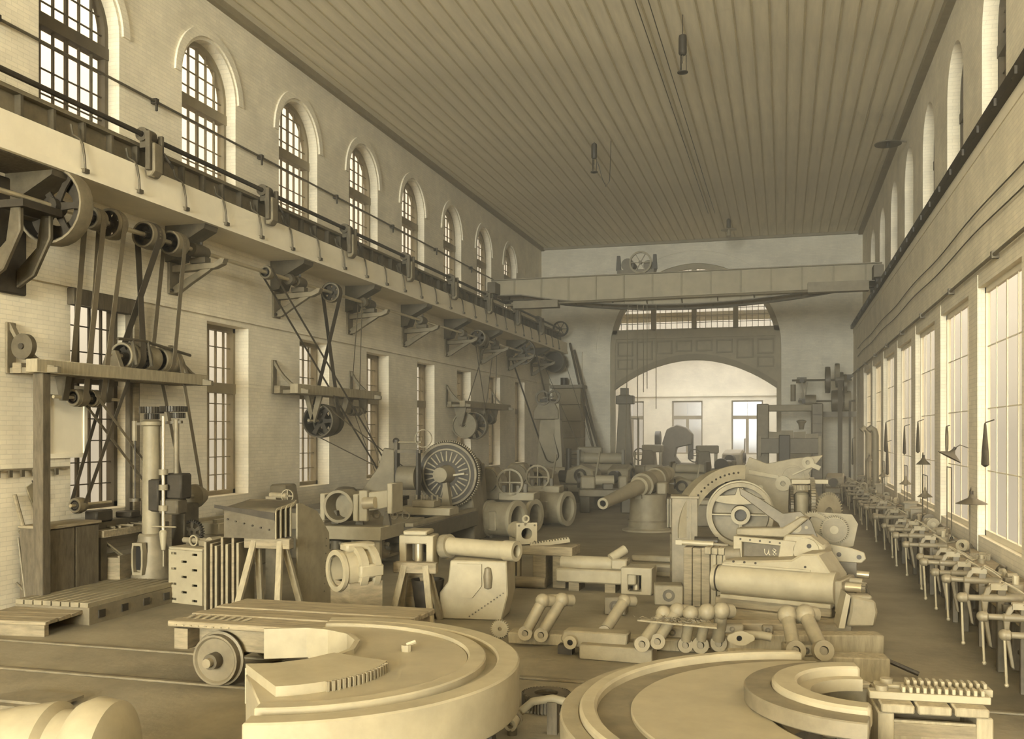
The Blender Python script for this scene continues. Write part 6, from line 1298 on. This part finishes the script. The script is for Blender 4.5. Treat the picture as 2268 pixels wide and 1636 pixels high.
def make_vise(label):
    v = thing('leg_vise', label, 'vise', (BX0 - .06, 0, 0), group='leg vises on the benches')
    MB().prism([(-.04, 0), (.04, 0), (.04, .8), (.06, .98), (.0, 1.02), (-.035, .98), (-.04, .85)], 'y', -.035, .035).obj('fixed_leg', 'iron', v, bevel=.008)
    MB().prism([(-.13, .3), (-.09, .28), (-.15, .7), (-.13, .9), (-.07, 1.0), (-.08, 1.03), (-.16, .98), (-.21, .85), (-.2, .7)], 'y', -.03, .03).obj('moving_jaw', 'iron_grey', v, bevel=.008)
    for s in (-1, 1):
        MB().prism([(-.12, .96), (.06, .96), (.06, 1.03), (-.12, 1.03)], 'y', s * .02, s * .05).obj('jaw_plate', 'casting', v)
        MB().tube([(-.02, s * .03, 1.0), (.03, s * .07, 1.05), (.12, s * .1, 1.0), (.22, s * .12, .93)], .014, 6).obj('clamp_wing', 'casting', v)
    MB().lathe([(.03, -.46), (.055, -.45), (.06, -.38), (.035, -.36), (.035, -.22), (.05, -.2), (.05, .1), (.06, .12), (.06, .24)], (0, 0, .86), 'x', 16).obj('screw', 'iron_grey', v)
    MB().sph((-.43, 0, .86), .06).obj('screw_ball', 'iron_grey', v)
    MB().cyl((-.43, 0, .90), (-.40, .03, .32), .014, n=8).obj('handle', 'pale_steel', v); MB().sph((-.40, .03, .32), .024, 10).obj('handle_knob', 'pale_steel', v)
    MB().box(.0, .16, -.1, .1, .72, .8).obj('bench_strap', 'iron', v)
    return v
VY = [11.15, 12.15, 13.15, 14.55, 15.6, 16.5, 17.7, 19.0, 20.4, 21.9, 23.3, 24.8, 26.3, 27.9, 29.5, 31.2, 33.0, 35.0, 37.2, 39.4, 41.6, 43.4]
v0 = None; VN = ['nearest', 'second', 'third', 'fourth', 'fifth', 'sixth', 'seventh', 'eighth', 'ninth', 'tenth', 'eleventh', 'twelfth', 'thirteenth', 'fourteenth', 'fifteenth', 'sixteenth', 'seventeenth', 'eighteenth', 'nineteenth', 'twentieth', 'twenty-first', 'farthest']
for i, y in enumerate(VY):
    lab = VN[i] + ' leg vise from the camera along the bench row'
    if v0 is None: v0 = make_vise(lab); v0.location.y = y
    else:
        c = dup(v0, (BX0 - .06 - .03 * (i % 3), y + random.uniform(-.2, .2), 0), scale=random.uniform(.98, 1.12), rz=random.uniform(-.24, .24), label=lab)
        for ch in c.children:
            if ch.name.startswith('handle') : ch.rotation_euler.y = 0
# things lying on the benches
def on(u, v, z=BZ):
    q = at(u, v, Z=z + .02); q.x = max(BX0 + .16, min(BX1 - .2, q.x)); q.z = z; return q
ITEMS = [('tube', 2058, 1135, .06, .7, 'dark tube lying on the bench beside the lamp frame'), ('tube', 2190, 1195, .05, .35, 'short tube with a bore at the near end of the benches'), ('tube', 2030, 1128, .04, .6, 'slim tube lying left of the dark tube on the bench'), ('block', 2045, 1150, .5, .16, 'long pale timber block lying on the bench below the dark tube'),
         ('disc', 2067, 1172, .13, .08, 'round flanged disc standing on the bench behind the vises'), ('disc', 2138, 1165, .14, .1, 'larger dark disc standing farther back on the bench'), ('ring', 2212, 1238, .14, .07, 'cogged ring lying on the nearest bench'), ('block', 2100, 1178, .3, .1, 'small casting among tools on the bench'), ('block', 2160, 1185, .35, .14, 'boxy casting at the back of the bench'), ('plate', 2190, 1232, .5, .03, 'dark flat plate lying on the nearest bench'), ('box', 2010, 1095, .5, .35, 'grey tool chest on the bench under the third window'), ('box', 1985, 1070, .4, .3, 'small tool chest farther along the bench'), ('tube', 2150, 1215, .035, .5, 'thin bar lying across the near bench'), ('plate', 2120, 1195, .5, .02, 'pale sheet of tools on the near bench'), ('block', 1975, 1085, .5, .12, 'flat plank lying on the far bench'), ('disc', 1955, 1070, .12, .1, 'small wheel on the far bench'), ('box', 2195, 1150, .4, .25, 'open bin at the wall by the nearest window'), ('block', 2030, 1105, .4, .12, 'dark block on the middle bench'), ('ring', 2085, 1160, .1, .06, 'small ring lying on the middle bench'), ('tube', 1990, 1110, .04, .5, 'pale bar lying along the middle bench'), ('box', 2150, 1140, .6, .3, 'low shelf chest against the wall between lamp frames'), ('ring', 2245, 1238, .16, .09, 'finned ring at the very end of the nearest bench')]
for i, (k, u, v, a, b, lab) in enumerate(ITEMS):
    q = on(u, v); t_ = thing({'tube': 'metal_tube', 'block': 'work_block', 'disc': 'flanged_disc', 'ring': 'cogged_ring', 'plate': 'flat_plate', 'box': 'tool_chest'}[k], lab, {'tube': 'tube', 'block': 'block', 'disc': 'disc', 'ring': 'ring', 'plate': 'plate', 'box': 'chest'}[k], q, random.uniform(-.5, .5))
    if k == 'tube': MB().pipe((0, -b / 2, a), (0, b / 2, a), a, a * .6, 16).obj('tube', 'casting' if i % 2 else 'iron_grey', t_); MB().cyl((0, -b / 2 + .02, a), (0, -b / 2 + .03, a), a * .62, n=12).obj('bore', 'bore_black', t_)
    elif k == 'block': MB().box(-.1, .1, -a / 2, a / 2, 0, b).obj('body', 'timber_pale' if i % 2 else 'casting', t_, bevel=.015); MB().box(-.05, .05, -a / 4, a / 4, b, b + .02).obj('pad', 'iron_grey', t_)
    elif k == 'disc': MB().cyl((0, -b / 2, a), (0, b / 2, a), a, n=26).obj('rim', 'casting' if i % 2 == 0 else 'iron', t_); MB().cyl((0, -b / 2 - .04, a), (0, b / 2, a), a * .4, n=16).obj('hub', 'pale_casting', t_)
    elif k == 'ring': MB().gear((0, 0, b / 2), 'z', a, 22, .02, b, a * .7).obj('rim', 'casting', t_); MB().ring((0, 0, b / 2), 'z', a * .72, a * .6, b * .6, 20).obj('inner_ring', 'iron', t_)
    elif k == 'plate': MB().box(-.15, .15, -a / 2, a / 2, 0, b).obj('sheet', 'iron' if i % 2 else 'pale_casting', t_); MB().cyl((0, -a / 3, b), (.05, a / 3, b + .01), .015, n=6).obj('rod', 'casting', t_)
    else: MB().box(-.14, .16, -a / 2, a / 2, 0, b).obj('body', 'iron_grey', t_, bevel=.01); MB().box(-.16, .18, -a / 2 - .02, a / 2 + .02, b, b + .025).obj('lid', 'casting', t_)
for i in range(26):
    y = 11.2 + i * 1.25 + random.uniform(-.3, .3); tag(MB().cyl((-.1, -.12, .018), (.1, .12, .018), .016, n=6).obj('hand_file', 'pale_casting' if i % 2 else 'iron', smooth=40), 'one of the hand files lying loose on the benches', 'file', 'hand files on the benches').location = (random.uniform(BX0 + .15, BX1 - .2), y, BZ)
sc0 = []
for k in range(4):
    t_ = thing('small_part', 'one of the small machined parts scattered over the fitters benches', 'machine part', (BX0 + .2, 11 + k, BZ), group='small parts on the benches')
    if k == 0: MB().cyl((0, 0, 0), (0, 0, .08), .07, n=14).obj('body', 'casting', t_); MB().cyl((0, 0, .08), (0, 0, .16), .03, n=10).obj('stem', 'pale_steel', t_)
    elif k == 1: MB().box(-.09, .09, -.06, .06, 0, .08).obj('body', 'iron_grey', t_, bevel=.015); MB().cyl((-.05, 0, .1), (.08, 0, .1), .035, n=12).obj('pin', 'casting', t_)
    elif k == 2: MB().ring((0, 0, .08), 'y', .08, .04, .06, 18).obj('body', 'pale_casting', t_); MB().box(-.06, .06, -.04, .04, 0, .02).obj('foot', 'iron', t_)
    else: MB().prism([(-.1, 0), (.12, 0), (.08, .07), (0, .14), (-.1, .1)], 'y', -.04, .04).obj('body', 'iron', t_, bevel=.01); MB().cyl((0, -.05, .06), (0, .05, .06), .025, n=10).obj('bolt', 'casting', t_)
    sc0.append(t_)
for i in range(44):
    y = 11.0 + i * .72 + random.uniform(-.2, .2); dup(sc0[i % 4], (random.choice((BX0 + .2, BX0 + .32, BX0 + .44)) + random.uniform(-.03, .03), y, BZ), rz=random.uniform(0, 3), scale=random.uniform(.8, 1.5))
# gas-pipe lamp frames and lamps
def lamp_frame(label, u0, u1, vtop, vb, shade=True):
    a_ = on((u0 + u1) / 2, vb); d_ = a_.y * CA - a_.x * SA; h = (vb - vtop) * d_ / FPX; w = max(.25, abs(u1 - u0) * d_ / FPX * 2.2)
    t_ = thing('lamp_frame', label, 'lamp', a_)
    for y in (-w / 2, w / 2): MB().cyl((0, y, 0), (0, y, h), .011, n=6).obj('upright', 'iron', t_); MB().cyl((0, y, 0), (0, y, .02), .05, n=10).obj('foot', 'iron', t_)
    MB().cyl((0, -w / 2, h), (0, w / 2, h), .01, n=6).obj('cross_rod', 'iron', t_)
    if shade:
        MB().cyl((0, 0, h - .3), (0, 0, h), .005, n=5).obj('cord', 'iron_black', t_); MB().lathe([(.02, h - .28), (.03, h - .36), (.07, h - .42), (.17, h - .5), (.165, h - .505), (.02, h - .41)], n=18, close=True).obj('shade', 'iron_grey', t_); MB().sph((0, 0, h - .5), .05, 10).obj('bulb', 'pale_steel', t_)
lamp_frame('lamp frame of thin gas pipe with conical shade at the fourth pier', 2057, 2080, 1030, 1132)
lamp_frame('lamp frame of thin gas pipe at the near benches', 2118, 2150, 1052, 1160)
lamp_frame('tall lamp frame nearest the right edge', 2195, 2222, 1035, 1195, False)
lamp_frame('thin lamp frame at the middle benches', 1988, 2006, 1020, 1100)
lamp_frame('small lamp frame far along the bench row', 1945, 1958, 1015, 1075, False)
for i, (u, v, s, lab) in enumerate(((2152, 1115, .26, 'wide flat lamp shade low over the near bench'), (2103, 1012, .24, 'tilted dark lamp shade on the pier'), (1925, 1020, .15, 'small lamp shade far along the right wall'), (2045, 1028, .16, 'small lamp shade on an arm at the fifth pier'))):
    q = at(u, v, X=3.12); t_ = thing('shade_lamp', lab, 'lamp', q, ry=.5 if i == 1 else 0)
    MB().lathe([(.03, .16), (.06, .1), (s, 0), (s - .01, -.005), (.04, .07)], n=22, close=True).obj('shade', 'iron', t_); MB().cyl((0, 0, .1), (.0, 0, .22), .03, n=8).obj('holder', 'iron_black', t_)
    if i == 1: MB().tube([(0, 0, .2), (.05, 0, .3), (XRL - 3.12 - .06, 0, .32)], .01, 6).obj('arm', 'iron', t_)
    else: MB().tube([(0, 0, .2), (0, .06, .27), (0, .16, .2), (0, .17, 0), (0, .17, BZ - q.z)], .01, 6).obj('pole', 'iron', t_)
# coats and aprons hanging on the piers
for i, (u, v, h, w, lab) in enumerate(((2182, 985, .75, .34, 'dark apron bundle hung on the nearest pier'), (2033, 968, .8, .3, 'dark coat hung on the fifth pier'), (2003, 975, .8, .28, 'dark coat hung on the sixth pier'), (1962, 968, 1.0, .4, 'pair of dark coats hung on the seventh pier'), (1965, 1015, 1.1, .36, 'long dark garment hung low on the seventh pier'), (1888, 1000, 1.3, .3, 'narrow dark coat hung beside the far corner'))):
    q = at(u, v, X=XRL - .12); t_ = thing('hung_garment', lab, 'garment', (q.x, q.y, q.z - h / 2), group='garments hung on the right piers')
    P = [(.03, 0), (w * .5, .04), (w * .42, h * .35), (w * .3, h * .7), (w * .16, h * .95), (.03, h)]
    mb = MB().lathe(P, n=14); mb.v = [(x * .32, y * (1 + .25 * math.sin(9 * z + 3 * i)), z) for x, y, z in mb.v]; mb.obj('cloth', 'cloth_dark', t_)
    MB().cyl((0, 0, h), (.14, 0, h + .05), .012, n=6).obj('peg', 'iron_black', t_)
q = at(2097, 975, X=XRL - .06); t_ = thing('hanging_loop', 'thin oval hoop hung on the fourth pier', 'hoop', q); MB().tube([(0, .13 * math.cos(a * PI / 10), .3 * math.sin(a * PI / 10)) for a in range(21)], .016, 6).obj('hoop', 'iron', t_); MB().cyl((0, 0, .3), (.06, 0, .32), .012, n=6).obj('peg', 'iron_black', t_)
for i, u in enumerate((1922, 1938)):
    q = at(u, 1085, X=3.2); q.z = 0; t_ = thing('standpipe', ['left', 'right'][i] + ' thick standpipe with hooked top by the far right windows', 'pipe', (3.22, q.y, 0), group='standpipes'); MB().tube([(0, 0, 0), (0, 0, 1.5), (0, 0, 2.9), (-.05, -.02, 3.1), (-.16, -.04, 3.18), (-.26, -.06, 3.08)], .11, 14).obj('pipe', 'casting', t_); MB().ring((0, 0, 1.2), 'z', .15, .1, .08, 16).obj('collar', 'iron_grey', t_)

# ================================================================== HAZE of dust and smoke hanging at the far end of the hall
hz = MB().box(XL + .02, XR - .02, 13, 67.9, .02, 12.9).obj('dust_haze', 'chalk', smooth=0)
m = bpy.data.materials.new('dust_haze'); m.use_nodes = True; N = m.node_tree.nodes; N.clear()
o = N.new('ShaderNodeOutputMaterial'); vs_ = N.new('ShaderNodeVolumeScatter'); vs_.inputs['Color'].default_value = (.98, .9, .74, 1); vs_.inputs['Density'].default_value = HAZE; vs_.inputs['Anisotropy'].default_value = 0.2
m.node_tree.links.new(vs_.outputs[0], o.inputs['Volume']); hz.data.materials.clear(); hz.data.materials.append(m)
hz['kind'] = 'stuff'; tag(hz, 'thin haze of dust hanging in the far half of the hall', 'haze')
